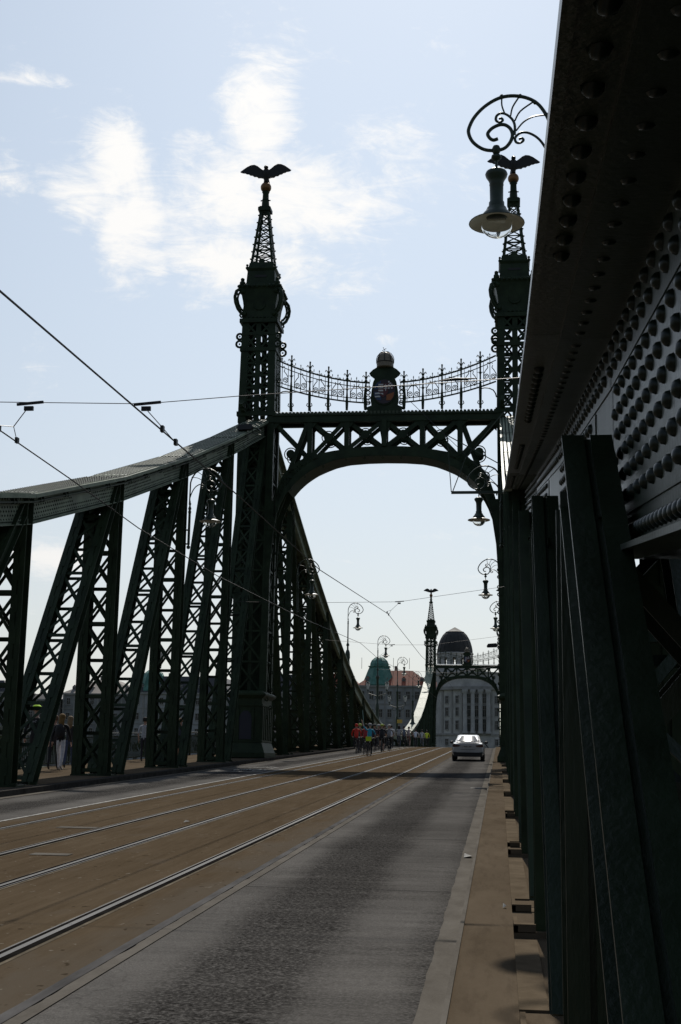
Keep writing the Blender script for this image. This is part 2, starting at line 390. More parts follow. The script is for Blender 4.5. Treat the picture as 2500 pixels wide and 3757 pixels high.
    sp = noise_(N, L, P, 13, 2, .5); c = mixc(N, L, ramp(N, L, sp, [(.70, (0, 0, 0)), (.74, (.6, .6, .6))]), c, (.2, .18, .15)); c = mixc(N, L, ramp(N, L, noise_(N, L, P, 9, 2, .5, (1, .6, 1)), [(.27, (.7, .7, .7)), (.31, (0, 0, 0))]), c, (.03, .022, .014))
    L.new(c, B.inputs['Base Color']); B.inputs['Roughness'].default_value = .9; B.inputs['Specular IOR Level'].default_value = .0
    bp = N.new('ShaderNodeBump'); bp.inputs['Strength'].default_value = .3; bp.inputs['Distance'].default_value = .01; L.new(g, bp.inputs['Height']); L.new(bp.outputs[0], B.inputs['Normal'])
    M['slab'] = m
    # footway surface
    m, nt, N, L, B, P = base('footway_mastic')
    a = noise_(N, L, P, 1.1, 7, .65, (1, .35, 1)); g = noise_(N, L, P, 50, 4, .65); s2 = noise_(N, L, P, 6, 5, .7, (1.5, .2, 1))
    c = ramp(N, L, a, [(.3, (.070, .053, .036)), (.7, (.115, .090, .064))]); c = mixc(N, L, ramp(N, L, s2, [(.5, (0, 0, 0)), (.7, (.4, .4, .4))]), c, (.04, .03, .021))
    c = mixc(N, L, ramp(N, L, g, [(.4, (0, 0, 0)), (.8, (.3, .3, .3))]), c, (.12, .1, .076))
    L.new(c, B.inputs['Base Color']); B.inputs['Roughness'].default_value = .9; B.inputs['Specular IOR Level'].default_value = .0
    bp = N.new('ShaderNodeBump'); bp.inputs['Strength'].default_value = .3; bp.inputs['Distance'].default_value = .01; L.new(g, bp.inputs['Height']); L.new(bp.outputs[0], B.inputs['Normal'])
    M['footway'] = m
    # gutter: pale dusty concrete
    m, nt, N, L, B, P = base('gutter_concrete')
    a = noise_(N, L, P, 3, 7, .65, (1, .4, 1)); g = noise_(N, L, P, 60, 4, .6)
    c = ramp(N, L, a, [(.3, (.085, .076, .065)), (.7, (.14, .128, .112))]); c = mixc(N, L, ramp(N, L, g, [(.45, (0, 0, 0)), (.8, (.35, .35, .35))]), c, (.18, .165, .14))
    L.new(c, B.inputs['Base Color']); B.inputs['Roughness'].default_value = .88; B.inputs['Specular IOR Level'].default_value = .0; M['gutter'] = m
    # water
    m, nt, N, L, B, P = base('river_water')
    B.inputs['Base Color'].default_value = (.03, .04, .035, 1); B.inputs['Roughness'].default_value = .12
    bp = N.new('ShaderNodeBump'); bp.inputs['Strength'].default_value = .5; bp.inputs['Distance'].default_value = .3
    L.new(noise_(N, L, P, .35, 5, .6), bp.inputs['Height']); L.new(bp.outputs[0], B.inputs['Normal']); M['water'] = m
surface_mats()

# ------------------------------------------------------------------ setting: river, banks, hill
def structure(o): o['kind'] = 'structure'; return o
mb = MB(); mb.quad((-3000, -3000, -9), (3000, -3000, -9), (3000, 3000, -9), (-3000, 3000, -9)); structure(mb.build('river', M['water']))
mb = MB()   # far bank with its rising hill
nx, ny = 60, 40
pts = []
for j in range(ny + 1):
    for i in range(nx + 1):
        x = -700 + 1500 * i / nx; y = 308 + 900 * (j / ny) ** 1.6
        h = -1.2 if j else -10
        if j:
            hill = 95 * math.exp(-(((x - 150) / 130) ** 2 + ((y - 620) / 170) ** 2)) + 30 * math.exp(-(((x + 380) / 300) ** 2 + ((y - 1000) / 160) ** 2))
            h += max(0, hill * min(1, max(0, (y - 395) / 80.0))) + 1.5 * noise.noise(Vector((x * .02, y * .02, 0))) * (1 if y > 400 else 0)
        pts.append((x, y, h))
mb.add([Vector(p) for p in pts], [(j * (nx + 1) + i, j * (nx + 1) + i + 1, (j + 1) * (nx + 1) + i + 1, (j + 1) * (nx + 1) + i) for j in range(ny) for i in range(nx)])
structure(mb.build('far_bank', M['hill'], smooth=True, ang=1.2))

# ------------------------------------------------------------------ bridge deck
YS = [-14 + 1.0 * i for i in range(0, 90)] + [76 + 2.0 * i for i in range(1, 118)]
YS = [y for y in YS if y <= 308]
def ribbon(name, x0, x1, dz, m, y0=-14, y1=308, parent=None, jag=0.0, seed=0):
    A = []; Bv = []
    rnd = random.Random(seed)
    ys = [y for y in YS if y0 < y < y1]; ys = [y0] + ys + [y1]
    if jag:
        ys2 = []
        for i in range(len(ys) - 1):
            k = 10 if ys[i] < 30 else (4 if ys[i] < 60 else 1)
            ys2 += [ys[i] + (ys[i + 1] - ys[i]) * j / k for j in range(k)]
        ys = ys2 + [ys[-1]]
    for y in ys:
        e = jag * (noise.noise(Vector((seed, y * 1.7, 0))) + .6 * noise.noise(Vector((seed + 9, y * 6.0, 3)))) if jag else 0
        A.append((x0 + e, y, road(y) + dz)); Bv.append((x1, y, road(y) + dz))
    mb = MB(); mb.strip(A, Bv)
    o = mb.build(name, m, parent); return o
def solid(name, x0, x1, z0, z1, m, y0=-14, y1=308, parent=None):
    ys = [y0] + [y for y in YS if y0 < y < y1] + [y1]; mb = MB()
    c = [[(x0, y, road(y) + z1) for y in ys], [(x1, y, road(y) + z1) for y in ys], [(x0, y, road(y) + z0) for y in ys], [(x1, y, road(y) + z0) for y in ys]]
    mb.strip(c[0], c[1]); mb.strip(c[2], c[0]); mb.strip(c[1], c[3]); mb.strip(c[3], c[2])
    mb.quad(c[0][0], c[2][0], c[3][0], c[1][0])
    return mb.build(name, m, parent)
structure(solid('bridge_deck', -10.3, 10.3, -1.2, -0.02, M['steel_d']))
structure(ribbon('asphalt_road', -5.3, 5.3, 0.0, M['asphalt']))
structure(ribbon('track_slab', -2.62, 2.78, 0.006, M['slab']))
structure(ribbon('gutter', 5.06, 5.26, 0.008, M['gutter'], jag=.014, seed=4))
structure(ribbon('gutter', -5.05, -5.3, 0.008, M['gutter'], jag=.03, seed=5))
edge = mat('slab_edge_strip', (.085, .082, .08), .6, spec=.0, var=.35, scale=5, stretch=(1, .2, 1))
structure(ribbon('slab_edge_strip', 2.775, 2.86, 0.011, edge, jag=.006, seed=2))
structure(ribbon('slab_edge_strip', -2.62, -2.69, 0.011, M['white'], jag=.006, seed=3))
structure(ribbon('patching_strip', 2.862, 2.96, 0.0075, M['gutter'], jag=.02, seed=8))
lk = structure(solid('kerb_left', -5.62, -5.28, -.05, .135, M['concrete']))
rk = structure(solid('kerb_right', 5.235, 5.265, -.05, .135, M['gutter']))
structure(solid('footway_left', -10.2, -5.62, -.05, .12, M['footway']))
structure(solid('footway_right', 5.265, 10.2, -.05, .12, M['footway']))
footm = pale = mat('footway_edge_slab', (.105, .082, .057), .9, spec=.0, var=.25, scale=3, bump=.2)
# rails: steel head, groove and guard lip with pale grout along the joint
groove_m = mat('dark_rail_groove', (.012, .011, .010), .9, var=.4, scale=5, spec=0)
grout = mat('pale_grout', (.125, .105, .078), .9, spec=.0, var=.35, scale=6, stretch=(1, .4, 1))
for x in (-2.09, -.59, .59, 2.09):
    sgn = -1 if x in (-.59, 2.09) else 1      # groove towards the track centre
    r = empty('tram_rail', (0, 0, 0)); r['kind'] = 'structure'
    ribbon('grout', x - .105, x + .12, 0.009, grout, parent=r, jag=.018, seed=int(x * 100))
    ribbon('groove', x - .085, x + .085, 0.0115, groove_m, parent=r)
    ribbon('rail_head', x - .026, x + .026, 0.015, M['steel'], parent=r)
    ribbon('guard_lip', x + sgn * .066, x + sgn * .082, 0.0145, M['steel'], parent=r)
# road markings
def flat_poly(name, poly, m, dz=.012, parent=None):
    mb = MB(); mb.add([Vector((x, y, road(y) + dz)) for x, y in poly], [tuple(range(len(poly)))]); return mb.build(name, m, parent)
bm_ = empty('bicycle_marking', (-3.7, 50, road(50)), 'worn white bicycle symbol with chevrons painted on the left lane', 'road marking')
def mk(poly): flat_poly('painted_stroke', poly, M['white'], .006, bm_).location = (3.7, -50, -road(50))
def stroke(a, b, w=.07):
    a = Vector(a); b = Vector(b); d = (b - a).normalized(); n = Vector((-d.y, d.x)) * w / 2; mk([tuple(a + n), tuple(b + n), tuple(b - n), tuple(a - n)])
for cxx, cyy in ((-4.05, 49.0), (-3.35, 49.0)):
    for k in range(12):
        a0, a1 = 2 * PI * k / 12, 2 * PI * (k + 1) / 12
        mk([(cxx + .26 * math.cos(a0), cyy + .7 * math.sin(a0)), (cxx + .26 * math.cos(a1), cyy + .7 * math.sin(a1)), (cxx + .19 * math.cos(a1), cyy + .5 * math.sin(a1)), (cxx + .19 * math.cos(a0), cyy + .5 * math.sin(a0))])
stroke((-4.05, 49), (-3.85, 50)); stroke((-3.85, 50), (-3.5, 50)); stroke((-3.5, 50.2), (-3.35, 49)); stroke((-3.85, 50), (-3.72, 49)); stroke((-3.72, 49), (-3.5, 50))
stroke((-4.2, 51.3), (-3.7, 52.3), .12); stroke((-3.7, 52.3), (-3.2, 51.3), .12); stroke((-4.2, 52.3), (-3.7, 53.3), .12); stroke((-3.7, 53.3), (-3.2, 52.3), .12)
tag(flat_poly('painted_bar', [(-4.6, 46.9), (-2.85, 46.9), (-2.85, 47.15), (-4.6, 47.15)], M['white']), 'thin white painted line across the left lane before the tower', 'road marking')
seam = mat('tar_seam', (.03, .03, .03), .9, spec=0)
for y_ in (13.6, 19.8): structure(flat_poly('road_joint', [(2.97, y_), (5.06, y_ + .02), (5.06, y_ + .035), (2.97, y_ + .015)], seam, .004))
tag(flat_poly('painted_bar', [(4.75, 37.0), (5.05, 37.0), (5.05, 37.25), (4.75, 37.25)], M['white']), 'short white painted dash by the right kerb', 'road marking')
for q, (xa, xb, y0, y1, lab) in enumerate([(-1.35, -.72, 20.3, 20.6, 'pale metal cover plate on the track slab, farther one'), (-.25, .25, 16.1, 16.35, 'pale metal cover plate on the track slab, nearer one')]):
    tag(flat_poly('cover_plate', [(xa, y0), (xb, y0), (xb, y1), (xa, y1)], M['gutter'], .013), lab, 'cover plate')
for (x, y, sx, sy, lab) in [(5.14, 17.2, .05, .12, 'crumpled white plastic scrap in the right gutter'), (5.58, 11.6, .015, .03, 'tiny white scrap on the right footway'), (.35, 22, .05, .05, 'small white paper scrap lying on the track slab')]:
    mb = MB(); mb.add([Vector((x - sx, y - sy, 0)), Vector((x + sx, y - sy * .7, .02)), Vector((x + sx * .8, y + sy, .005)), Vector((x - sx * .9, y + sy, .035)), Vector((x, y, .03))], [(0, 1, 4), (1, 2, 4), (2, 3, 4), (3, 0, 4)])
    for i, q in enumerate(mb.v): mb.v[i] = q + Vector((0, 0, road(y) + (.125 if x > 5.3 else .015)))
    tag(mb.build('litter', M['white']), lab, 'litter')

# ------------------------------------------------------------------ trusses
PROF = [(-14, 1.9), (-6, 2.3), (2.17, 2.98), (5.2, 3.32), (8.3, 3.70), (12.8, 4.32), (16.9, 4.95), (23.2, 5.92), (28.6, 6.78), (31.2, 7.36), (34.5, 8.18), (38.3, 9.16), (43, 10.48), (48.5, 12.1), (53.9, 13.82), (62.4, 16.8), (63.4, 17.0),
        (71.5, 14.3), (78.7, 11.95), (84, 10.5), (90, 8.75), (100, 6.3), (107.3, 4.85), (118.3, 3.3), (128, 2.15), (140, 1.75), (148.74, 1.65)]
def top_ab(Y):
    if Y > CREST: Y = 2 * CREST - Y
    for (a, b), (c, d) in zip(PROF, PROF[1:]):
        if a <= Y <= c: return b + (d - b) * (Y - a) / (c - a)
    return PROF[0][1]
def top_z(Y): return road(Y) + top_ab(Y)
SIDE_NODES = [-4.5, 0.5, 5.6, 10.3, 16.4, 23.2, 30.6, 38.3, 46.5, 54.7, D]
MAIN_NODES = [D + SPAN / 21 * k for k in range(22)]
XD = Vector((1, 0, 0))
def member(thing, off, name, y0, z0, y1, z1, xi, xo, depth, cell, bars, m, budget=None, ext=0.0):
    """built-up lattice member: two I-shaped columns of angles joined by crossed flats and battens"""
    P0 = Vector((0, y0, z0)); P1 = Vector((0, y1, z1)); a = P1 - P0; L = a.length; a /= L
    n = XD.cross(a); 
    mb = MB(); sg = 1 if xo > xi else -1
    cw, gap = (.20, .026) if m is M['green_near'] else (.29, .034); sw = (cw - gap) / 2; h = depth / 2
    for ci, x0 in enumerate((xi, xo - sg * cw)):
        xa, xb = (x0, x0 + sg * cw) if sg > 0 else (x0 - cw, x0)
        xm = (xa + xb) / 2
        mb.frame(P0, XD, n, a, xm - .012, xm + .012, -h + .02, h - .02, 0, L)             # web
        for sn in (-1, 1):
            lo, hi = (h - .018, h) if sn > 0 else (-h, -h + .018)
            mb.frame(P0, XD, n, a, xa, xa + sw, lo, hi, 0, L); mb.frame(P0, XD, n, a, xb - sw, xb, lo, hi, 0, L)
            lo2, hi2 = (h - .11, h - .018) if sn > 0 else (-h + .018, -h + .11)
            mb.frame(P0, XD, n, a, xm - .028, xm - .012, lo2, hi2, 0, L); mb.frame(P0, XD, n, a, xm + .012, xm + .028, lo2, hi2, 0, L)
            t = .25
            while t < L - .3 and m is not M['green_near']:
                mb.frame(P0, XD, n, a, xm - gap / 2 - .02, xm + gap / 2 + .02, (h if sn > 0 else -h - .012), (h + .012 if sn > 0 else -h), t, t + .42); t += .78
    part = mb.build(name, m, thing, off)
    # lattice
    x_l, x_r = sorted((xi + sg * cw * .55, xo - sg * cw * .55))
    lat = MB(); nc = max(1, round((L - .3) / cell)); ch = (L - .3) / nc
    def put(p, q, w, t, side):
        if budget is not None and budget[0] > 0:
            budget[0] -= 1; piece('lattice_bar', m, p, q, w, t, side, part)
        else: lat.bar(p, q, w, t, side)
    if bars:
        for sn in (-1, 1):
            o = P0 + n * sn * (h - .028)
            for k in range(nc):
                t0 = .15 + k * ch; t1 = t0 + ch
                put(o + XD * x_l + a * t0, o + XD * x_r + a * t1, .085, .012, XD)
                put(o + XD * x_r + a * t0 - n * sn * .013, o + XD * x_l + a * t1 - n * sn * .013, .085, .012, XD)
                if k % 2 == 0 or sn < 0: put(o + XD * x_l + a * t0 - n * sn * .026, o + XD * x_r + a * t0 - n * sn * .026, .11, .012, a)
    if lat.v:
        lo_ = lat.build('lattice', m, part); lo_['kind'] = 'stuff'
    return part
def build_truss(thing, nodes, sg, xi, xo, fl, fo, xw, off, rivets, indiv, near=False, far=False, posts=True):
    """sg = side; xi/xo inner/outer member faces; fl/fo flange edges; xw web"""
    m = M['green']
    # top chord, one straight piece from node to node
    for k in range(len(nodes) - 1):
        ya, yb = nodes[k], nodes[k + 1]; za, zb = top_z(ya), top_z(yb)
        P0 = Vector((0, ya, za)); a = Vector((0, yb - ya, zb - za)); L = a.length; a /= L; n = XD.cross(a)
        cm = M['green_near'] if near and ya < 14 else M['green_sheen' if not near or ya > 20 else 'green']
        x0, x1 = sorted((fl, fo)); mb = MB()
        e = .02
        mb.frame(P0, XD, n, a, x0, x1, -.03, 0, -e, L + e)                                   # cover plate
        mb.frame(P0, XD, n, a, x0 + .07, x1 - .07, .0, .018, .3, L - .3)                     # doubler
        for q, w_ in ((fl, 1), (fo, -1)):
            qa, qb = sorted((q, q + sg * w_ * .03)); mb.frame(P0, XD, n, a, qa, qb, -.045 if near and ya < 24 else -.10, -.03, -e, L + e)   # edge lip
        xo_w = fo - (xw - fl); sh = .26 if near and ya < 22 else 0.0
        for q in (xw, xo_w):
            mb.frame(P0, XD, n, a, q - .012, q + .012, -.74 - sh, -.03, -e, L + e)                # webs
            q2 = q - sg * .02 if q == xw else q + sg * .02
            qa, qb = sorted((q - sg * .012 if q == xw else q + sg * .012, q2))
            mb.frame(P0, XD, n, a, qa, qb, -.27, -.03, -e, L + e); mb.frame(P0, XD, n, a, qa, qb, -.74 - sh, -.62 - sh, -e, L + e)
            wd = .24 if sh else .13; qa, qb = sorted((q - sg * .02 if q == xw else q + sg * .02, q - sg * wd if q == xw else q + sg * wd))
            mb.frame(P0, XD, n, a, qa, qb, -.05, -.0305, -e, L + e)        # top angle legs
            qa, qb = sorted((q - sg * .10 if q == xw else q + sg * .10, q + sg * .08 if q == xw else q - sg * .08))
            mb.frame(P0, XD, n, a, qa, qb, -.76 - sh, -.7405 - sh, -e, L + e)                          # bottom lip
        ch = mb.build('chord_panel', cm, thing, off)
        # conduit under the flange edge with its clips
        mb = MB(); xp = fl + sg * .10
        mb.tube([P0 + XD * xp + n * -.20, P0 + XD * xp + n * -.20 + a * L], .035, 6)
        t = .5
        while t < L:
            for dt in (0, .22): mb.frame(P0, XD, n, a, xp - .04, xp + .04, -.25, -.05, t + dt, t + dt + .03)
            t += 1.9
        if not far and not near: mb.build('conduit', m, thing, off)
    # posts and diagonals
    if posts:
        bud = [indiv]
        order = range(len(nodes))
        for k in order:
            y = nodes[k]
            if abs(y - D) < 1 or abs(y - D - SPAN) < 1: post = False
            else: post = True
            if near and y < 0: continue
            zb = road(y) + .12; zt = top_z(y) - .08
            dep = .42
            bars = True; cell = 1.15 if not far else 1.25
            b_ = bud if (not near and 25 < y < 50 and not far) else None
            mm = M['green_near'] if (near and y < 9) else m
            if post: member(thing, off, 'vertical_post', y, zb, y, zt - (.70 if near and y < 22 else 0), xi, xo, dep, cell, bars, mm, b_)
            # diagonal rises towards the nearer tower
            if far and y > CREST - 1: 
                if k > 0 and zt - zb > 2.2:
                    yt = None
            j = k + 1
            if not far or y < 0:
                if j < len(nodes):
                    y2 = nodes[j]; z2 = top_z(y2) - (.72 if near and y2 < 22 else .45)
                    member(thing, off, 'diagonal_brace', y + (1.6 if near and y < 20 else 1.38), zb, y2 - .30, z2, xi, xo, .34, cell, bars and not (near and y < 2), mm, b_)
            else:
                if y < CREST and k > 0 and top_ab(nodes[k - 1]) > 3.0:
                    y2 = nodes[k - 1]; member(thing, off, 'diagonal_brace', y - 1.38, zb, y2 + .30, top_z(y2) - .45, xi, xo, .34, cell, bars, mm)
                elif y >= CREST and k < len(nodes) - 1 and top_ab(nodes[k + 1]) > 3.0:
                    y2 = nodes[k + 1]; member(thing, off, 'diagonal_brace', y + 1.38, zb, y2 - .30, top_z(y2) - .45, xi, xo, .34, cell, bars, mm)
            # foot plates on the kerb
            mb = MB(); q0, q1 = sorted((xi - sg * .16, xo))
            if post or True:
                qq0, qq1 = sorted((xi - sg * .16, xi))
                for ya_, yb_ in ((y - .3, y + .3), (y + 1.08, y + 1.68)):
                    mb = MB(); mb.box(q0, q1, ya_, yb_, zb - .01, zb + .035); mb.box(qq0, qq1, ya_, ya_ + .04, zb + .03, zb + .09); mb.box(qq0, qq0 + .03 if sg > 0 else qq1, ya_, yb_, zb + .03, zb + .08) if sg > 0 else None; mb.build('foot_plate', pale if near else mm, thing, off)
    # rivets
    if rivets:
        mb = MB()
        for k in range(len(nodes) - 1):
            ya, yb = nodes[k], nodes[k + 1]
            if yb < rivets[0] or ya > rivets[1]: continue
            za, zb = top_z(ya), top_z(yb)
            P0 = Vector((0, ya, za)); a = Vector((0, yb - ya, zb - za)); L = a.length; a /= L; n = XD.cross(a)
            dens = rivets[2]; i = 0; t = .1
            while t < L:
                dbl = .3 < t < L - .3
                for c in range(9):
                    x = fl + sg * (.10 + (abs(fo - fl) - .2) * c / 8)
                    mb.dome(P0 + XD * x + a * (t + (dens / 2 if c % 2 else 0)) + n * (.018 if dbl else 0), n, .038, .026, 5, 1)
                for r in range(6):
                    hgt = -.12 - .10 * r
                    xx = xw - sg * (.02 if hgt > -.27 or hgt < -.62 else .012)
                    sparse = L * .42 < t < L * .62 and r in (2, 3)
                    if not sparse: mb.dome(P0 + XD * xx + a * (t + (dens / 2 if r % 2 else 0)) + n * hgt, -XD * sg, .036, .024, 5, 1)
                mb.dome(P0 + XD * (xw - sg * .02) + a * t + n * -.68, -XD * sg, .030, .022, 5, 1); mb.dome(P0 + XD * (xw - sg * .02) + a * (t + dens / 2) + n * -.68, -XD * sg, .030, .022, 5, 1)
                t += dens; i += 1
        o = mb.build('rivets', M['rivet_dark'], thing, off); o['kind'] = 'stuff'
def thing_at(name, loc, label, cat, group=None):
    e = empty(name, loc, label, cat, group); return e, (-loc[0], -loc[1], -loc[2])

t1, o1 = thing_at('bridge_truss', (-6.4, 30, road(30)), 'dark green riveted lattice truss along the left footpath, before the near tower', 'bridge truss', 'main trusses of the bridge')
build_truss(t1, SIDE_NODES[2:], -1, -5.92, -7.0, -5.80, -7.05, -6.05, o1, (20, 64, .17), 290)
t2, o2 = thing_at('bridge_truss', (6.4, 10, road(10)), 'looming dark riveted truss filling the right edge of the picture', 'bridge truss', 'main trusses of the bridge')
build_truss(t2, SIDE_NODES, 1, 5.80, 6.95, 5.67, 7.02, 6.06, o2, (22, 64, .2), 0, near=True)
t3, o3 = thing_at('bridge_truss', (-6.4, CREST, road(CREST)), 'left lattice truss sagging between the near and far towers', 'bridge truss', 'main trusses of the bridge')
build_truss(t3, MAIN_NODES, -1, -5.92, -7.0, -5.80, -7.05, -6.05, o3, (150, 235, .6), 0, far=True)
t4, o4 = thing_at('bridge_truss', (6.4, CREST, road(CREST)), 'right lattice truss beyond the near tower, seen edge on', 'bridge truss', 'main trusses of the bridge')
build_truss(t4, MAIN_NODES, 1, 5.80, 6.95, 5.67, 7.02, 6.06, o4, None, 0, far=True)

# close rivets of the right chord: each one its own piece
def near_rivets():
    dome = MB(); dome.dome((0, 0, 0), (0, 0, 1), .029, .026, 10, 3); me = dome.mesh('rivet', M['rivet'], True, 1.3)
    rest = MB(); count = [0]
    xw, sg = 6.06, 1
    for k in range(len(SIDE_NODES) - 1):
        ya, yb = SIDE_NODES[k], SIDE_NODES[k + 1]
        if yb < 1 or ya > 24: continue
        za, zb = top_z(ya), top_z(yb)
        P0 = Vector((0, ya, za)); a = Vector((0, yb - ya, zb - za)); L = a.length; a /= L; n = XD.cross(a)
        def one(p, nr):
            if 2.7 < p.y < 7.2 and count[0] < 296 and not (5.8 < p.x < 5.9 and False):
                count[0] += 1
                o = link('rivet', me, t2); q = Vector(nr).to_track_quat('Z', 'Y'); o.matrix_local = Matrix.Translation(p + Vector(o2)) @ q.to_matrix().to_4x4() @ Matrix.Rotation(random.uniform(0, 3), 4, 'Z')
            else: rest.dome(p, nr, .029, .026, 8, 2)
        t = .06; i = 0
        while t < L:
            T = a * t; T2 = a * (t + .065)
            if ya > 22: t += .13; continue
            if 1.0 < t < L - 1.2 and i % 2: one(P0 + XD * 5.76 + T + n * -.031, -n)
            if i % 2: rest.dome(P0 + XD * 5.90 + T + n * -.051, -n, .024, .010, 8, 2)
            if i % 2: one(P0 + XD * (xw - .02) + T + n * -.11, -XD); one(P0 + XD * (xw - .02) + T + a * .1 + n * -.205, -XD)
            gus = (yb - 3.6 < (P0 + T).y < yb - .2)
            if gus and i % 2:
                for r in range(6): one(P0 + XD * (xw - .019) + T + a * (.1 if r % 2 else 0) + n * (-.33 - .092 * r), -XD)
            one(P0 + XD * (xw - .02) + T + n * -.935, -XD)
            t += .105; i += 1
    o = rest.build('rivets', M['rivet'], t2, o2, True, 1.3); o['kind'] = 'stuff'
near_rivets()
# splice plates, stiffener ridge and brackets on the near right chord
for k in range(1, 6):
    ya, yb = SIDE_NODES[k], SIDE_NODES[k + 1]; za, zb = top_z(ya), top_z(yb)
    P0 = Vector((0, ya, za)); a = Vector((0, yb - ya, zb - za)); L = a.length; a /= L; n = XD.cross(a)
    mb = MB()
    if ya > 22: continue
    mb.frame(P0, XD, n, a, 6.0405, 6.0475, -.86, -.28, L - 3.8, L - .15); mb.build('splice_plate', M['green_near'], t2, o2)
for k in range(2, 7):
    y = SIDE_NODES[k]; z = top_z(y) - 1.02
    for s_ in (-1, 1):
        mb = MB(); mb.prism([(0, 0), (0, -.75), (s_ * .12, -.45), (s_ * .32, -.15), (s_ * .7, 0)], (5.9, y + s_ * .22, z), (0, 1, 0), (0, 0, 1), .02); mb.build('curved_bracket', M['green_near'], t2, o2)
# pale slabs between the foot plates on the right footway
for k in range(2, 9):
    y0, y1 = SIDE_NODES[k] + 1.85, SIDE_NODES[k + 1] - .45
    if y1 > y0: solid('edge_slab', 5.64, 5.80, .1, .135, pale, y0, y1, parent=rk)

# ------------------------------------------------------------------ portal
def lattice_panel(mb, o, ux, uz, w, h0, h1, cells, nrm, t=.012, bw=.07, batt=True, w1=None):
    """crossed flats on a (tapering) rectangle: o = bottom centre, widths w..w1"""
    o = Vector(o); ux = Vector(ux); uz = Vector(uz); nrm = Vector(nrm); w1 = w if w1 is None else w1
    for k in range(cells):
        ta, tb = k / cells, (k + 1) / cells
        wa = w + (w1 - w) * ta; wb = w + (w1 - w) * tb; za = h0 + (h1 - h0) * ta; zb = h0 + (h1 - h0) * tb
        mb.bar(o - ux * wa / 2 + uz * za, o + ux * wb / 2 + uz * zb, bw, t, ux); mb.bar(o + ux * wa / 2 + uz * za + nrm * t * 1.1, o - ux * wb / 2 + uz * zb + nrm * t * 1.1, bw, t, ux)
        if batt: mb.bar(o - ux * wa / 2 + uz * za + nrm * t * 2.2, o + ux * wa / 2 + uz * za + nrm * t * 2.2, bw, t, uz)
def arch_z(x):
    pts = [(0, 16.45), (.95, 16.43), (1.87, 16.36), (2.5, 16.22), (3.0, 16.03), (3.5, 15.80), (3.95, 15.50), (4.3, 15.20), (4.65, 14.80), (4.95, 14.35), (5.2, 13.8), (5.38, 13.1), (5.45, 12.3)]
    x = abs(x)
    for (a, b), (c, d) in zip(pts, pts[1:]):
        if a <= x <= c: return b + (d - b) * (x - a) / (c - a)
    return 12.0
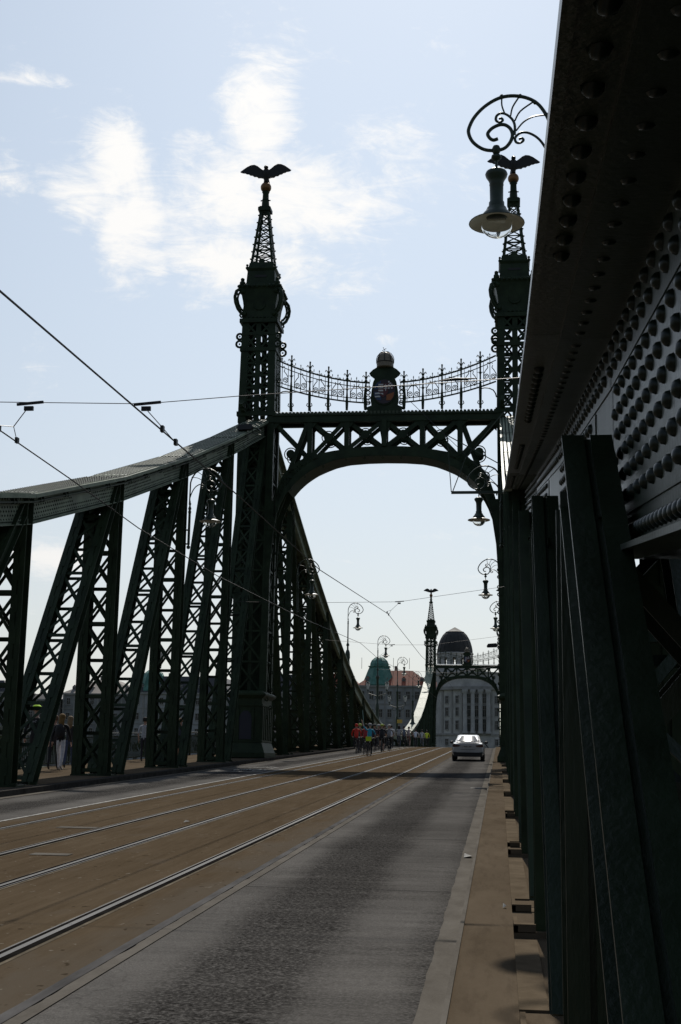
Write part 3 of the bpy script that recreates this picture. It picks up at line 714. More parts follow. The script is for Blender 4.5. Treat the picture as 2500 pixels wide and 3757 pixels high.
def build_portal():
    G = M['green']; z0 = road(D)
    T, off = thing_at('bridge_portal', (0, D, z0), 'near tower gateway with lattice crossbeam, arch, spires and crest over the road', 'bridge gateway', 'gateways of the bridge')
    B = lambda mb, name, m=G, par=None, sm=False: mb.build(name, m, par or T, off if par is None else (0, 0, 0), sm)
    XU, YU, ZU = Vector((1, 0, 0)), Vector((0, 1, 0)), Vector((0, 0, 1))
    for sg in (-1, 1):
        xc = 6.45 * sg
        # pedestal
        mb = MB()
        def blk(hx, hy, za, zb, hx2=None, hy2=None):
            hx2 = hx if hx2 is None else hx2; hy2 = hy if hy2 is None else hy2
            vs = [Vector((xc + a * hx, D + b * hy, za)) for b in (-1, 1) for a in (-1, 1)] + [Vector((xc + a * hx2, D + b * hy2, zb)) for b in (-1, 1) for a in (-1, 1)]
            mb.add(vs, [(0, 2, 3, 1), (4, 5, 7, 6), (0, 1, 5, 4), (2, 6, 7, 3), (0, 4, 6, 2), (1, 3, 7, 5)])
        blk(1.0, 1.55, z0 + .12, z0 + .35); blk(.98, 1.53, z0 + .35, z0 + .85, .80, 1.36); blk(.84, 1.40, z0 + .85, z0 + .93)
        blk(.76, 1.30, z0 + .93, z0 + 2.55); blk(.82, 1.36, z0 + 2.55, z0 + 2.63); blk(.78, 1.32, z0 + 2.63, z0 + 2.9); blk(.80, 1.34, z0 + 2.9, z0 + 3.05, .98, 1.52); blk(.98, 1.52, z0 + 3.05, z0 + 3.13); blk(.98, 1.52, z0 + 3.13, z0 + 3.28, .72, 1.2)
        ped = B(mb, 'pedestal')
        for b in (-1.22, -.75, -.25, .25, .75, 1.22):                   # pilasters on the road side
            q = MB(); xa, xb = sorted((xc - sg * .76, xc - sg * .84)); q.box(xa, xb, D + b - .09, D + b + .09, z0 + .95, z0 + 2.52); B(q, 'pilaster', G, ped)
        q = MB(); poly = [(-.30, 0), (.30, 0), (.30, 1.05), (.22, 1.22), (.1, 1.33), (-.1, 1.33), (-.22, 1.22), (-.30, 1.05)]
        q.prism(poly, (xc, D - 1.303, z0 + .98), (1, 0, 0), (0, 0, 1), .02); B(q, 'niche_panel', mat('dark_blue_panel', (.012, .014, .028), .5), ped)
        for s2 in (-1, 1):
            q = MB(); q.box(xc + s2 * .36 - .05, xc + s2 * .36 + .05, D - 1.36, D - 1.30, z0 + .95, z0 + 2.45); B(q, 'panel_jamb', G, ped)
        # leg: corner columns with lattice
        mb = MB(); zb_, zt_ = z0 + 3.2, 18.2
        for a in (-1, 1):
            for b in (-1, 1):
                x = xc + a * .70; y = D + b * .72
                mb.bar((x, y, zb_), (xc + a * .74, y, zt_), .34, .30, XU)
        mb.bar((xc, D - .72, zb_), (xc, D - .72, zt_), .16, .06, XU); mb.bar((xc, D + .72, zb_), (xc, D + .72, zt_), .16, .06, XU)
        mb.box(xc + sg * .6, xc + sg * .62, D - .6, D + .6, zb_, zt_); mb.box(xc - .62, xc + .62, D - .02, D + .02, zb_, zt_)
        leg = B(mb, 'tower_leg')
        mb = MB()
        for b in (-1, 1):
            lattice_panel(mb, (xc, D + b * .80, zb_), XU, ZU, 1.2, 0, zt_ - zb_, 9, YU * b, bw=.09)
        for a in (-1, 1): lattice_panel(mb, (xc + a * .80, D, zb_), YU, ZU, 1.2, 0, zt_ - zb_, 9, XU * a, bw=.09)
        B(mb, 'lattice', G, leg)['kind'] = 'stuff'
        # scroll ornaments down the road side of the leg
        mb = MB()
        for k in range(12):
            z = 13.0 - k * .85; xx = xc - sg * .86
            mb.ring((xx, D - .55, z), .075, .03, XU, ZU, 10, 5); mb.ring((xx - sg * .01, D + .5, z - .35), .07, .03, XU, ZU, 10, 5)
        B(mb, 'scroll_ornament', G, leg)['kind'] = 'stuff'
        # tower above the beam
        mb = MB(); za, zb2 = 18.2, 23.55
        hx0, hx1 = .93, .86
        for a in (-1, 1):
            for b in (-1, 1):
                mb.bar((xc + a * (hx0 - .13), D + b * (hx0 - .13), za), (xc + a * (hx1 - .13), D + b * (hx1 - .13), zb2), .26, .26, XU)
        for b in (-1, 1):
            mb.bar((xc, D + b * (hx0 - .03), za), (xc, D + b * (hx1 - .03), zb2), .26, .06, XU); mb.bar((xc + b * (hx0 - .03), D, za), (xc + b * (hx1 - .03), D, zb2), .06, .26, XU)
            for a in (-1, 1): mb.bar((xc + a * (hx0 - .31), D + b * (hx0 - .03), za), (xc + a * (hx1 - .31), D + b * (hx1 - .03), zb2), .12, .06, XU); mb.bar((xc + b * (hx0 - .03), D + a * (hx0 - .31), za), (xc + b * (hx1 - .03), D + a * (hx1 - .31), zb2), .06, .12, XU)
        for zl, th, ex in ((18.55, .22, .06), (21.95, .16, .05), (23.45, .2, .12), (22.8, .1, .02)):
            e = hx0 + (hx1 - hx0) * (zl - za) / (zb2 - za) + ex
            mb.box(xc - e, xc + e, D - e, D - e + .12, zl, zl + th); mb.box(xc - e, xc + e, D + e - .12, D + e, zl, zl + th); mb.box(xc - e, xc - e + .12, D - e + .12, D + e - .12, zl, zl + th); mb.box(xc + e - .12, xc + e, D - e + .12, D + e - .12, zl, zl + th)
        tower = B(mb, 'tower_shaft')
        mb = MB()
        for b in (-1, 1):
            for a in (-1, 1):
                for (za2, zb3, nc) in ((18.75, 21.95, 5), (22.1, 22.8, 1), (22.9, 23.45, 1)):
                    lattice_panel(mb, (xc + a * .39, D + b * .86, za2), XU, ZU, .5, 0, zb3 - za2, nc, YU * b, bw=.10)
                    lattice_panel(mb, (xc + b * .86, D + a * .39, za2), YU, ZU, .5, 0, zb3 - za2, nc, XU * b, bw=.10)
        B(mb, 'lattice', G, tower)['kind'] = 'stuff'
        for zz, rr in ((22.75, .15), (22.35, .17)):                       # volutes at mid height
            for a in (-1, 1):
                for b in (-1, 1):
                    q = MB(); dx = a * .98; q.ring((xc + dx, D + b * .8, zz), rr, .06, XU, ZU, 12, 6); q.ball((xc + dx, D + b * .8, zz), .05, 6, 5); B(q, 'volute', G, tower)
        # capital
        mb = MB()
        prof = [(.92, 23.65), (.80, 23.75), (.80, 24.1), (.86, 24.6), (.94, 25.0), (1.0, 25.22), (1.06, 25.32), (1.06, 25.42), (.92, 25.52), (.76, 25.62), (.74, 25.66), (.70, 26.30), (.74, 26.36), (.78, 26.42), (.78, 26.5), (.66, 26.56), (.62, 26.78)]
        for (ha, z_a), (hb, z_b) in zip(prof, prof[1:]):
            vs = [Vector((xc + a * ha, D + b * ha, z_a)) for b in (-1, 1) for a in (-1, 1)] + [Vector((xc + a * hb, D + b * hb, z_b)) for b in (-1, 1) for a in (-1, 1)]
            mb.add(vs, [(0, 1, 5, 4), (2, 6, 7, 3), (0, 4, 6, 2), (1, 3, 7, 5)])
        vs = [Vector((xc + a * .62, D + b * .62, 26.78)) for b in (-1, 1) for a in (-1, 1)]; mb.add(vs, [(0, 1, 3, 2)])
        cap = B(mb, 'capital')
        for b in (-1, 1):
            q = MB(); q.ring((xc, D + b * .83, 24.45), .28, .05, XU, ZU, 18, 6); q.lathe([(.0, 0), (.2, .02), (.16, .05), (0, .06)], 14, (xc, D + b * .8, 24.45), Matrix.Rotation(PI / 2 * b, 3, 'X')); B(q, 'rosette', G, cap)
            q = MB(); q.prism([(-.28, -.06), (.28, -.06), (.34, 0), (.28, .06), (-.28, .06), (-.34, 0)], (xc, D + b * .725, 26.0), (1, 0, 0), (0, 0, 1), .02); B(q, 'slot', M['bronze'], cap)
            q = MB(); q.prism([(-.45, 0), (.45, 0), (.3, .16), (.1, .26), (0, .36), (-.1, .26), (-.3, .16)], (xc, D + b * .80, 23.75), (1, 0, 0), (0, 0, 1), -.06 * b); B(q, 'leaf_relief', G, cap)
        q = MB()
        for k in range(9):
            t_ = -1 + 2 * k / 8
            for b in (-1, 1): q.ball((xc + t_ * 1.0, D + b * 1.07, 25.37), .085, 6, 5); q.ball((xc + b * 1.07, D + t_ * 1.0, 25.37), .085, 6, 5); q.ball((xc + t_ * .8, D + b * .84, 23.72), .06, 5, 4); q.ball((xc + b * .84, D + t_ * .8, 23.72), .06, 5, 4)
        for a in (-1, 1):
            for b in (-1, 1):
                for z_, r_ in ((25.55, .16), (25.75, .11), (26.45, .09), (26.6, .07)): q.ball((xc + a * (.9 if z_ < 26 else .72), D + b * (.9 if z_ < 26 else .72), z_), r_, 7, 5)
        B(q, 'bead_course', G, cap, True)['kind'] = 'stuff'
        for a in (-1, 1):
            for b in (-1, 1):                                               # corner handles
                q = MB(); dv = Vector((a, b, 0)).normalized(); base = Vector((xc + a * .86, D + b * .86, 0))
                outer = [base + dv * d + ZU * z for d, z in ((-.05, 25.2), (.22, 25.22), (.42, 25.05), (.5, 24.75), (.45, 24.45), (.3, 24.15), (.08, 23.95), (-.1, 23.9))]
                inner = [base + dv * d + ZU * z for d, z in ((.0, 25.05), (.2, 25.05), (.30, 24.85), (.33, 24.65), (.26, 24.4), (.12, 24.2), (-.1, 24.05))]
                q.tube(outer, .085, 7); q.tube(inner, .06, 6); q.ball(base + dv * .02 + ZU * 25.15, .2, 8, 6); q.ball(base - dv * .1 + ZU * 23.95, .16, 8, 6)
                for t_ in (2, 3, 4): q.bar(outer[t_], inner[t_], .07, .07)
                q.tube([base + dv * d + ZU * z for d, z in ((.1, 23.98), (.16, 23.82), (.08, 23.72), (.0, 23.8))], .05, 6)
                B(q, 'corner_handle', G, cap, True)
        # spire
        mb = MB(); zs, ze, h0, h1 = 26.78, 29.72, .585, .235
        for a in (-1, 1):
            for b in (-1, 1): mb.bar((xc + a * (h0 - .05), D + b * (h0 - .05), zs), (xc + a * (h1 - .04), D + b * (h1 - .04), ze), .11, .11, XU)
        for b in (-1, 1):
            k_ = (h1 - h0) / (ze - zs); uzv = Vector((0, b * k_, 1)); uxv = Vector((b * k_, 0, 1))
            n_ = 8
            lattice_panel(mb, (xc, D + b * h0, zs), XU, uzv, 2 * h0 - .16, 0, ze - zs, n_, YU * b, bw=.05, w1=2 * h1 - .1)
            lattice_panel(mb, (xc + b * h0, D, zs), YU, uxv, 2 * h0 - .16, 0, ze - zs, n_, XU * b, bw=.05, w1=2 * h1 - .1)
            mb.lathe([(.0, 0), (.16, .0), (.16, .03), (0, .03)], 10, (xc, D + b * (h0 + .01), zs + .08), Matrix.Rotation(PI / 2 * b, 3, 'X'))
        for k in range(7):
            t_ = (k + .5) / 7; hh = h0 + (h1 - h0) * t_ + .03; z = zs + (ze - zs) * t_
            for a in (-1, 1):
                for b in (-1, 1): mb.ball((xc + a * hh, D + b * hh, z), .045, 5, 4)
        spire = B(mb, 'spire')
        q = MB(); q.box(xc - .24, xc + .24, D - .24, D + .24, 29.72, 29.8); q.box(xc - .33, xc + .33, D - .33, D + .33, 29.8, 29.98); q.box(xc - .27, xc + .27, D - .27, D + .27, 29.98, 30.05)
        q.lathe([(.21, 30.05), (.19, 30.4), (.17, 30.41), (.2, 30.44), (.2, 30.48), (.17, 30.5), (.16, 30.85), (.2, 30.9), (.2, 30.93)], 10, (xc, D, 0))
        for a in (-1, 1): q.ball((xc + a * .23, D, 30.45), .04, 6, 4)
        B(q, 'finial_shaft', G, spire, True)
        q = MB(); q.ball((xc, D, 31.18), .285, 20, 12); B(q, 'gilded_orb', M['gold'], None, True)
        # dragon-head waterspout at the foot of the tower
        q = MB(); s_ = -1
        q.prism([(0, .05), (.22, .1), (.36, .28), (.5, .2), (.72, .18), (.8, .3), (.6, .42), (.5, .6), (.42, .5), (.25, .52), (0, .35)], (xc - .55 , D - .93, 18.65), (0, -1, 0), (0, 0, 1), .18)
        q.prism([(.55, .12), (.78, .05), (.74, -.02), (.5, .04)], (xc - .53, D - .93, 18.66), (0, -1, 0), (0, 0, 1), .14); B(q, 'dragon_head', G, tower)
    # crossbeam: two lattice girders, front and back
    vx = [-5.6, -3.72, -1.87, 0, 1.87, 3.72, 5.6]
    def low(x): return arch_z(x) + (.46 if abs(x) < 2.2 else .46 + .17 * (abs(x) - 2.2) ** 1.5)
    for b in (-1, 1):
        y = D - .78 if b < 0 else D + .12; mb = MB()
        mb.box(-5.6, 5.6, y - .14, y + .14, 18.18, 18.5); mb.box(-5.6, 5.6, y - .2, y + .2, 18.5, 18.56)
        for x in vx[1:-1]: mb.box(x - .12, x + .12, y - .1, y + .1, low(x) - .05, 18.2)
        nseg = 48
        up_ = [(-5.6 + 11.2 * i / nseg) for i in range(nseg + 1)]
        for xa, xb in zip(up_, up_[1:]):
            for lo_, hi_, t_ in ((0.0, .30, .05),):
                mb.add([Vector((xa, y - .13, low(xa) - .2)), Vector((xb, y - .13, low(xb) - .2)), Vector((xb, y - .13, low(xb))), Vector((xa, y - .13, low(xa))), Vector((xa, y + .13, low(xa) - .2)), Vector((xb, y + .13, low(xb) - .2)), Vector((xb, y + .13, low(xb))), Vector((xa, y + .13, low(xa)))],
                       [(0, 1, 2, 3), (7, 6, 5, 4), (3, 2, 6, 7), (0, 4, 5, 1)])
        gir = B(mb, 'beam_girder')
        for i in range(6):
            xa, xb = vx[i] + .1, vx[i + 1] - .1; q = MB()
            za_, zb_ = low(vx[i]) if i else low(xa), low(vx[i + 1]) if i < 5 else low(xb)
            q.bar((xa, y - .05, za_), (xb, y - .05, 18.2), .21, .05, ZU); q.bar((xa, y + .05, 18.2), (xb, y + .05, zb_), .21, .05, ZU)
            c = Vector(((xa + xb) / 2, y, (za_ + zb_ + 36.4) / 4)); q.ring(c - YU * .02, .31, .028, XU, ZU, 18, 5)
            q.lathe([(0, -.09), (.22, -.09), (.22, .09), (0, .09)], 12, c, Matrix.Rotation(PI / 2, 3, 'X')); B(q, 'beam_brace', G, gir)
            for s_, px in ((1, xa), (-1, xb)):                              # corner gussets
                pz = 18.19; q2 = MB(); q2.prism([(0, 0), (.32, 0), (.06, -.3), (0, -.34)] if s_ > 0 else [(0, 0), (0, -.34), (-.06, -.3), (-.32, 0)], (px - s_ * .02, y - .07, pz), (1, 0, 0), (0, 0, 1), -.02); B(q2, 'gusset', G, gir)
    # arch: spandrel plates and soffit
    xs = [-5.45 + 10.9 * i / 60 for i in range(61)]
    mb = MB()
    for b in (-1, 1):
        y = D + b * .92
        for xa, xb in zip(xs, xs[1:]):
            ta = min(low(xa) - .1, arch_z(xa) + .40); tb = min(low(xb) - .1, arch_z(xb) + .40)
            mb.add([Vector((xa, y - .02, arch_z(xa))), Vector((xb, y - .02, arch_z(xb))), Vector((xb, y - .02, tb)), Vector((xa, y - .02, ta)), Vector((xa, y + .02, arch_z(xa))), Vector((xb, y + .02, arch_z(xb))), Vector((xb, y + .02, tb)), Vector((xa, y + .02, ta))], [(0, 1, 2, 3), (7, 6, 5, 4), (3, 2, 6, 7), (0, 4, 5, 1)])
    for xa, xb in zip(xs, xs[1:]):
        if max(abs(xa), abs(xb)) > 4.9: continue
        mb.add([Vector((xa, D - .93, arch_z(xa) - .03)), Vector((xb, D - .93, arch_z(xb) - .03)), Vector((xb, D + .80, arch_z(xb) - .03)), Vector((xa, D + .80, arch_z(xa) - .03)), Vector((xa, D - .93, arch_z(xa) + .02)), Vector((xb, D - .93, arch_z(xb) + .02)), Vector((xb, D + .80, arch_z(xb) + .02)), Vector((xa, D + .80, arch_z(xa) + .02))], [(0, 3, 2, 1), (4, 5, 6, 7), (0, 1, 5, 4), (3, 7, 6, 2)])
    arch = B(mb, 'arch_rib')
    for sg in (-1, 1):
        mb = MB()                                                           # arch foot running down the leg
        for b in (-1, 1): mb.prism([(5.45, 12.3), (5.62, 9.5), (5.75, 9.5), (5.75, 14.2), (5.2, 14.2), (5.38, 13.1)], (0, D + b * .92, 0), (sg, 0, 0), (0, 0, 1), .04)
        B(mb, 'arch_foot')
        mb = MB()                                                           # spandrel scrollwork
        rnd = random.Random(3)
        for k in range(30):
            x = rnd.uniform(3.6, 5.6); lo_ = arch_z(x) + .45; hi_ = low(x) - .15
            if hi_ - lo_ < .15: continue
            z = rnd.uniform(lo_, hi_); r = rnd.uniform(.08, .2)
            mb.ring((sg * x, D - .9, z), r, .035, XU, ZU, 10, 5, rnd.uniform(0, 6), rnd.uniform(7, 9.5))
        for x in (3.2, 3.8, 4.4, 4.9, 5.4): mb.bar((sg * x, D - .9, arch_z(x) + .3), (sg * x, D - .9, low(x)), .07, .04, XU)
        fx = [3.7, 4.1, 4.5, 4.9, 5.2, 5.4]
        for b_ in (-.86, .84): mb.prism([(x, arch_z(x) + .33) for x in fx] + [(5.62, 12.6), (5.62, low(5.6) - .1)] + [(x, low(x) - .12) for x in reversed(fx)], (0, D + b_, 0), (sg, 0, 0), (0, 0, 1), .03)
        B(mb, 'spandrel_scrollwork', G, arch)['kind'] = 'stuff'
    for x in (-5.2, -4.6, -3.9, -3.0, -1.87, -.95, -.05, .85, 1.87, 3.0, 3.95, 4.6, 5.2):
        q = MB(); z = arch_z(x) - .03; q.ring((x, D - .95, z - .10), .045, .014, XU, ZU, 8, 4); q.bar((x, D - .95, z), (x, D - .95, z - .06), .03, .03); B(q, 'arch_hook', G, arch)
    # tiled roof strip of the beam
    mb = MB(); mb.prism([(-.95, 18.57), (.95, 18.57), (.95, 18.62), (.1, 18.82), (-.1, 18.82), (-.95, 18.62)], (-5.55, D, 0), (0, 1, 0), (0, 0, 1), 11.1); roof = B(mb, 'beam_roof')
    tm = MB(); tm.tube([(0, -.98, 18.63), (0, -.5, 18.75), (0, 0, 18.86), (0, .5, 18.75), (0, .98, 18.63)], .075, 8); tme = tm.mesh('roof_tile', mat('glazed_roof_tile', (.05, .07, .045), .22, spec=.6, var=.2), True, .9)
    for i in range(60):
        x = -5.45 + 10.9 * i / 59; link('roof_tile', tme, roof, (x, D, 0))
    # railing hanging between the towers
    topz = lambda x: 20.17 + 1.32 * (abs(x) / 5.5) ** 2
    botz = lambda x: 19.14 + 1.02 * (abs(x) / 5.5) ** 2
    yr = D - .75
    for sg in (-1, 1):
        R, roff = None, None
        mb = MB()
        xs2 = [.75 + 4.75 * i / 24 for i in range(25)]
        for fz, w in ((topz, .075), (lambda x: topz(x) - .24, .036), (botz, .07), (lambda x: botz(x) + .2, .036)):
            q = mb if w == .075 else MB()
            for xa, xb in zip(xs2, xs2[1:]): q.bar((sg * xa, yr, fz(xa)), (sg * xb, yr, fz(xb)), .04, w, YU)
            if w == .075: rail = B(mb, 'railing')
            else: B(q, 'rail_bar', G, rail)
        q = MB(); q.tube([(sg * x_, yr, z_) for x_, z_ in ((5.52, 19.35), (5.47, 19.55), (5.36, 19.72), (5.15, 19.82), (4.95, 19.84), (4.75, 19.8))], .03, 6); B(q, 'railing_arch', G, rail)
        for k in range(5):
            x = sg * (.95 + .945 * k); q = MB(); zt = topz(x); zb = botz(x)
            q.tube([(x, yr, 18.8), (x, yr, zb - .05), (x, yr, zb + .45), (x, yr, zt), (x, yr, zt + .35), (x, yr, zt + .5)], [.06, .075, .04, .045, .032, .04], 6)
            q.ball((x, yr, zt + .53), .05, 7, 5); q.ball((x, yr, (zt + zb) / 2 + .1), .075, 7, 5)
            for s_ in (-1, 1):
                q.tube([(x + s_ * .03, yr, zt + .2), (x + s_ * .07, yr, zt + .33), (x + s_ * .14, yr, zt + .38), (x + s_ * .17, yr, zt + .32), (x + s_ * .13, yr, zt + .30)], .026, 5)
                q.tube([(x + s_ * .03, yr, zt + .15), (x + s_ * .06, yr, zt + .06), (x + s_ * .16, yr, zt + .03)], .026, 5)
                q.tube([(x + s_ * .2, yr, zt + .04), (x + s_ * .2, yr, zt + .16)], .02, 5)
                q.bar((x + s_ * .16, yr, zb), (x + s_ * .16, yr, zt), .026, .026)
            q.bar((x - .16, yr, (zt + zb) / 2 + .12), (x + .16, yr, (zt + zb) / 2 + .12), .02, .02, ZU)
            if k > 1:                                                        # stay behind the post
                q.bar((x, yr + .02, zb), (x + sg * .0, yr + .55, 18.7), .05, .05)
                for s_ in (-1, 1): q.tube([(x + s_ * .05, yr, 19.0), (x + s_ * .14, yr, 19.08), (x + s_ * .1, yr, 19.2)], .025, 5)
            B(q, 'railing_post', G, rail)
        for k in range(5):
            xm = sg * (.95 + .945 * (k + .5)); q = MB(); zt = topz(xm) - .24; zb = botz(xm) + .2; h_ = zt - zb
            q.tube([(xm, yr, zb - .2), (xm, yr, zt + .24), (xm, yr, zt + .42)], [.02, .018, .016], 5); q.lathe([(.035, 0), (.0, .1)], 6, (xm, yr, zt + .42)); q.ball((xm, yr, zb + .05), .045, 6, 4); q.ball((xm, yr, zt - .02), .045, 6, 4)
            for s_ in (-1, 1):
                pts = []
                for i in range(26):
                    t_ = i / 25; ang = -PI / 2 + t_ * 3.6 * PI; rr = .155 * (1 - .82 * t_); pts.append((xm + s_ * (.16 + rr * math.cos(ang) * 1), yr, zb + .17 + rr * math.sin(ang)))
                q.tube(pts, .022, 5)
                q.tube([(xm + s_ * .31, yr, zb + .17), (xm + s_ * .30, yr, zb + .32), (xm + s_ * .2, yr, zb + .5), (xm + s_ * .1, yr, zb + .62), (xm + s_ * .13, yr, zb + .74)], .022, 5)
                q.tube([(xm + s_ * .02, yr, zt), (xm + s_ * .1, yr, zt + .03), (xm + s_ * .12, yr, zt - .05)], .022, 5)
                q.tube([(xm + s_ * .05, yr, zt + .28), (xm + s_ * .1, yr, zt + .32), (xm + s_ * .14, yr, zt + .25)], .022, 5)
            B(q, 'railing_scroll', G, rail)
    # crest: bracket, oval shield, crown
    mb = MB(); ys = D - .8
    half = [(.12, 17.2), (.3, 18.2), (.42, 18.6), (.8, 18.62), (.92, 18.9), (.66, 19.0), (.7, 19.3), (.66, 19.75), (.58, 20.2), (.5, 20.38), (.72, 20.55), (.78, 20.66), (.6, 20.84), (.42, 20.95)]
    mb.prism([(x_, z_) for x_, z_ in half] + [(-x_, z_) for x_, z_ in reversed(half)], (0, ys + .06, 0), (1, 0, 0), (0, 0, 1), .14)
    mb.box(-.12, .12, ys - .2, ys + .06, 16.9, 18.3)
    crest = B(mb, 'crest_frame')
    for s_ in (-1, 1):
        q = MB()
        for z in (19.15, 19.42, 19.68, 19.92): q.ring((s_ * .82, ys, z), .10, .028, XU, ZU, 10, 5)
        q.tube([(s_ * .98, ys, 18.8), (s_ * 1.02, ys, 19.4), (s_ * .95, ys, 20.1)], .05, 6); B(q, 'crest_scroll', G, crest)
    col = lambda c: mat('enamel_%d' % int(sum(c) * 1e4), c, .45)
    red, blue, whi, ora, drk = col((.10, .014, .018)), col((.016, .045, .12)), col((.62, .60, .58)), col((.30, .085, .015)), col((.03, .016, .022))
    ov = lambda s1, s2, n=28: [(s1 * math.cos(2 * PI * i / n), s2 * math.sin(2 * PI * i / n)) for i in range(n)]
    scx, scz = -.02, 19.68
    q = MB(); q.prism(ov(.60, .68), (scx, ys - .07, scz), (1, 0, 0), (0, 0, 1), .06); o_ = B(q, 'shield_rim', G, crest)
    q = MB(); q.prism(ov(.54, .62), (scx, ys - .12, scz), (1, 0, 0), (0, 0, 1), .04); shield = B(q, 'shield', drk, crest)
    def ch(poly, m, y_=.158): q = MB(); q.prism(poly, (scx, ys - y_ - .01, scz), (1, 0, 0), (0, 0, 1), .012); B(q, 'shield_charge', m, shield)
    ch([(-.5, .12), (-.16, .12), (-.16, .55), (-.35, .44), (-.47, .28)], blue)
    ch([(.18, .12), (.5, .12), (.46, .3), (.35, .45), (.18, .56)], red)
    ch([(-.5, -.02), (-.25, -.02), (-.14, -.2), (-.14, -.45), (-.35, -.42), (-.48, -.2)], blue); ch([(.12, -.18), (.5, -.04), (.46, -.28), (.33, -.45), (.12, -.45)], ora)
    ch([(-.30, .40), (.20, .40), (.20, -.05), (.1, -.2), (-.04, -.3), (-.2, -.2), (-.30, -.05)], red, .172)
    for k in range(4):
        z = .30 - .15 * k; ch([(-.28, z), (-.04, z), (-.04, z + .075), (-.28, z + .075)] if k < 3 else [(-.2, z + .06), (-.04, z + .06), (-.04, z - .04)], whi, .19)
    ch([(.06, .02), (.10, .02), (.10, .36), (.06, .36)], whi, .19); ch([(.0, .26), (.16, .26), (.16, .30), (.0, .30)], whi, .202); ch([(-.01, .13), (.17, .13), (.17, .17), (-.01, .17)], whi, .202)
    for r_ in range(5):
        for c_ in range(4):
            if (r_ + c_) % 2 == 0:
                x_ = .20 + c_ * .075; z_ = .12 + r_ * .08
                if (x_ + .07) ** 2 / .54 ** 2 + (z_ + .08) ** 2 / .62 ** 2 < 1: ch([(x_, z_), (x_ + .075, z_), (x_ + .075, z_ + .08), (x_, z_ + .08)], whi, .19)
    for z in (-.08, -.24): ch([(-.46, z), (-.24, z + .02), (-.18, z - .02), (-.2, z - .06), (-.44, z - .07)], whi, .19)
    q = MB(); q.lathe([(.40, 20.95), (.43, 20.98), (.42, 21.05), (.43, 21.18), (.425, 21.22), (.42, 21.4), (.37, 21.55), (.25, 21.7), (.1, 21.76), (0, 21.77)], 16, (0, D - .75, 0)); crown = B(q, 'crown', M['crown'], crest, True)
    for k in range(8):
        a_ = 2 * PI * k / 8; q = MB(); q.tube([(math.cos(a_) * r_, D - .75 + math.sin(a_) * r_, z_) for r_, z_ in ((.435, 21.2), (.44, 21.42), (.39, 21.58), (.27, 21.73), (.08, 21.8))], .018, 5); B(q, 'crown_arch', M['bronze'], crown)
    q = MB(); q.ring((0, D - .75, 21.22), .435, .02, XU, YU, 20, 5); B(q, 'crown_band', M['bronze'], crown)
    q = MB(); q.bar((.02, D - .75, 21.78), (-.10, D - .75, 22.02), .022, .022); q.bar((-.13, D - .75, 21.87), (.03, D - .75, 21.96), .022, .022)
    for p_ in ((-.10, 22.02), (-.13, 21.87), (.03, 21.96)): q.ball((p_[0], D - .75, p_[1]), .022, 6, 4)
    B(q, 'crown_cross', M['bronze'], crown)
    return T
portal = build_portal()
far_portal = copy_tree(portal); far_portal.location = (0, D + SPAN, road(D + SPAN)); far_portal['label'] = 'distant tower gateway of the same design, in front of the domed building'

# eagles
def eagle_mesh():
    mb = MB()
    mb.lathe([(.0, -.02), (.10, .02), (.13, .12), (.17, .26), (.22, .42), (.22, .56), (.15, .68), (.09, .74), (.0, .76)], 12)
    mb.ball((0, .12, .76), .12, 10, 7, (1, 1.2, .95)); mb.lathe([(.05, 0), (.035, .07), (0, .14)], 7, (0, .24, .76), Matrix.Rotation(-PI / 2 - .3, 3, 'X'))
    for s in (-1, 1):
        top = [(.05, .55), (.25, .68), (.45, .85), (.62, .93), (.80, .91), (1.0, .81), (1.22, .64), (1.36, .52)]
        bot = [(1.31, .48), (1.22, .46), (1.1, .46), (1.02, .42), (.92, .42), (.84, .36), (.72, .36), (.64, .29), (.5, .30), (.42, .23), (.28, .24), (.1, .2)]
        pl = top + bot
        n = len(pl); th = lambda x: .10 * (1 - x / 1.45) + .015; yo = lambda x: .02 + .16 * (x / 1.3) ** 1.5
        a = [Vector((s * x, yo(x) - th(x), z)) for x, z in pl]; b = [Vector((s * x, yo(x) + th(x), z)) for x, z in pl]
        fs = []
        k = len(top)
        # triangulated bridging between top and bottom outline
        bi = list(range(n - 1, k - 1, -1)); ti = list(range(k))
        i = j = 0
        while i < len(ti) - 1 or j < len(bi) - 1:
            if j >= len(bi) - 1 or (i < len(ti) - 1 and pl[ti[i + 1]][0] <= pl[bi[j + 1]][0]): f = (ti[i], ti[i + 1], bi[j]); i += 1
            else: f = (ti[i], bi[j + 1], bi[j]); j += 1
            fs.append(f); fs.append((f[2] + n, f[1] + n, f[0] + n))
        fs += [(q, q + n, (q + 1) % n + n, (q + 1) % n) for q in range(n)]
        mb.add(a + b, fs)
        for q in range(7):                                                      # feather ridges
            x = .3 + q * .14; mb.tube([(s * x, yo(x) - th(x) - .005, .86 - abs(.65 - x) * .3), (s * (x + .06), yo(x) - th(x) - .01, .46 + .12 * max(0, x - .5))], .014, 4)
    for s in (-1, 1): mb.tube([(s * .07, .02, .05), (s * .09, .06, -.08), (s * .1, .14, -.12)], [.05, .04, .02], 5)
    mb.prism([(-.12, 0), (.12, 0), (.16, -.26), (-.16, -.26)], (0, -.14, .22), (1, 0, 0), (0, .25, 1), .05)
    return mb.mesh('eagle_statue', M['bronze'], True, .8)
em = eagle_mesh()
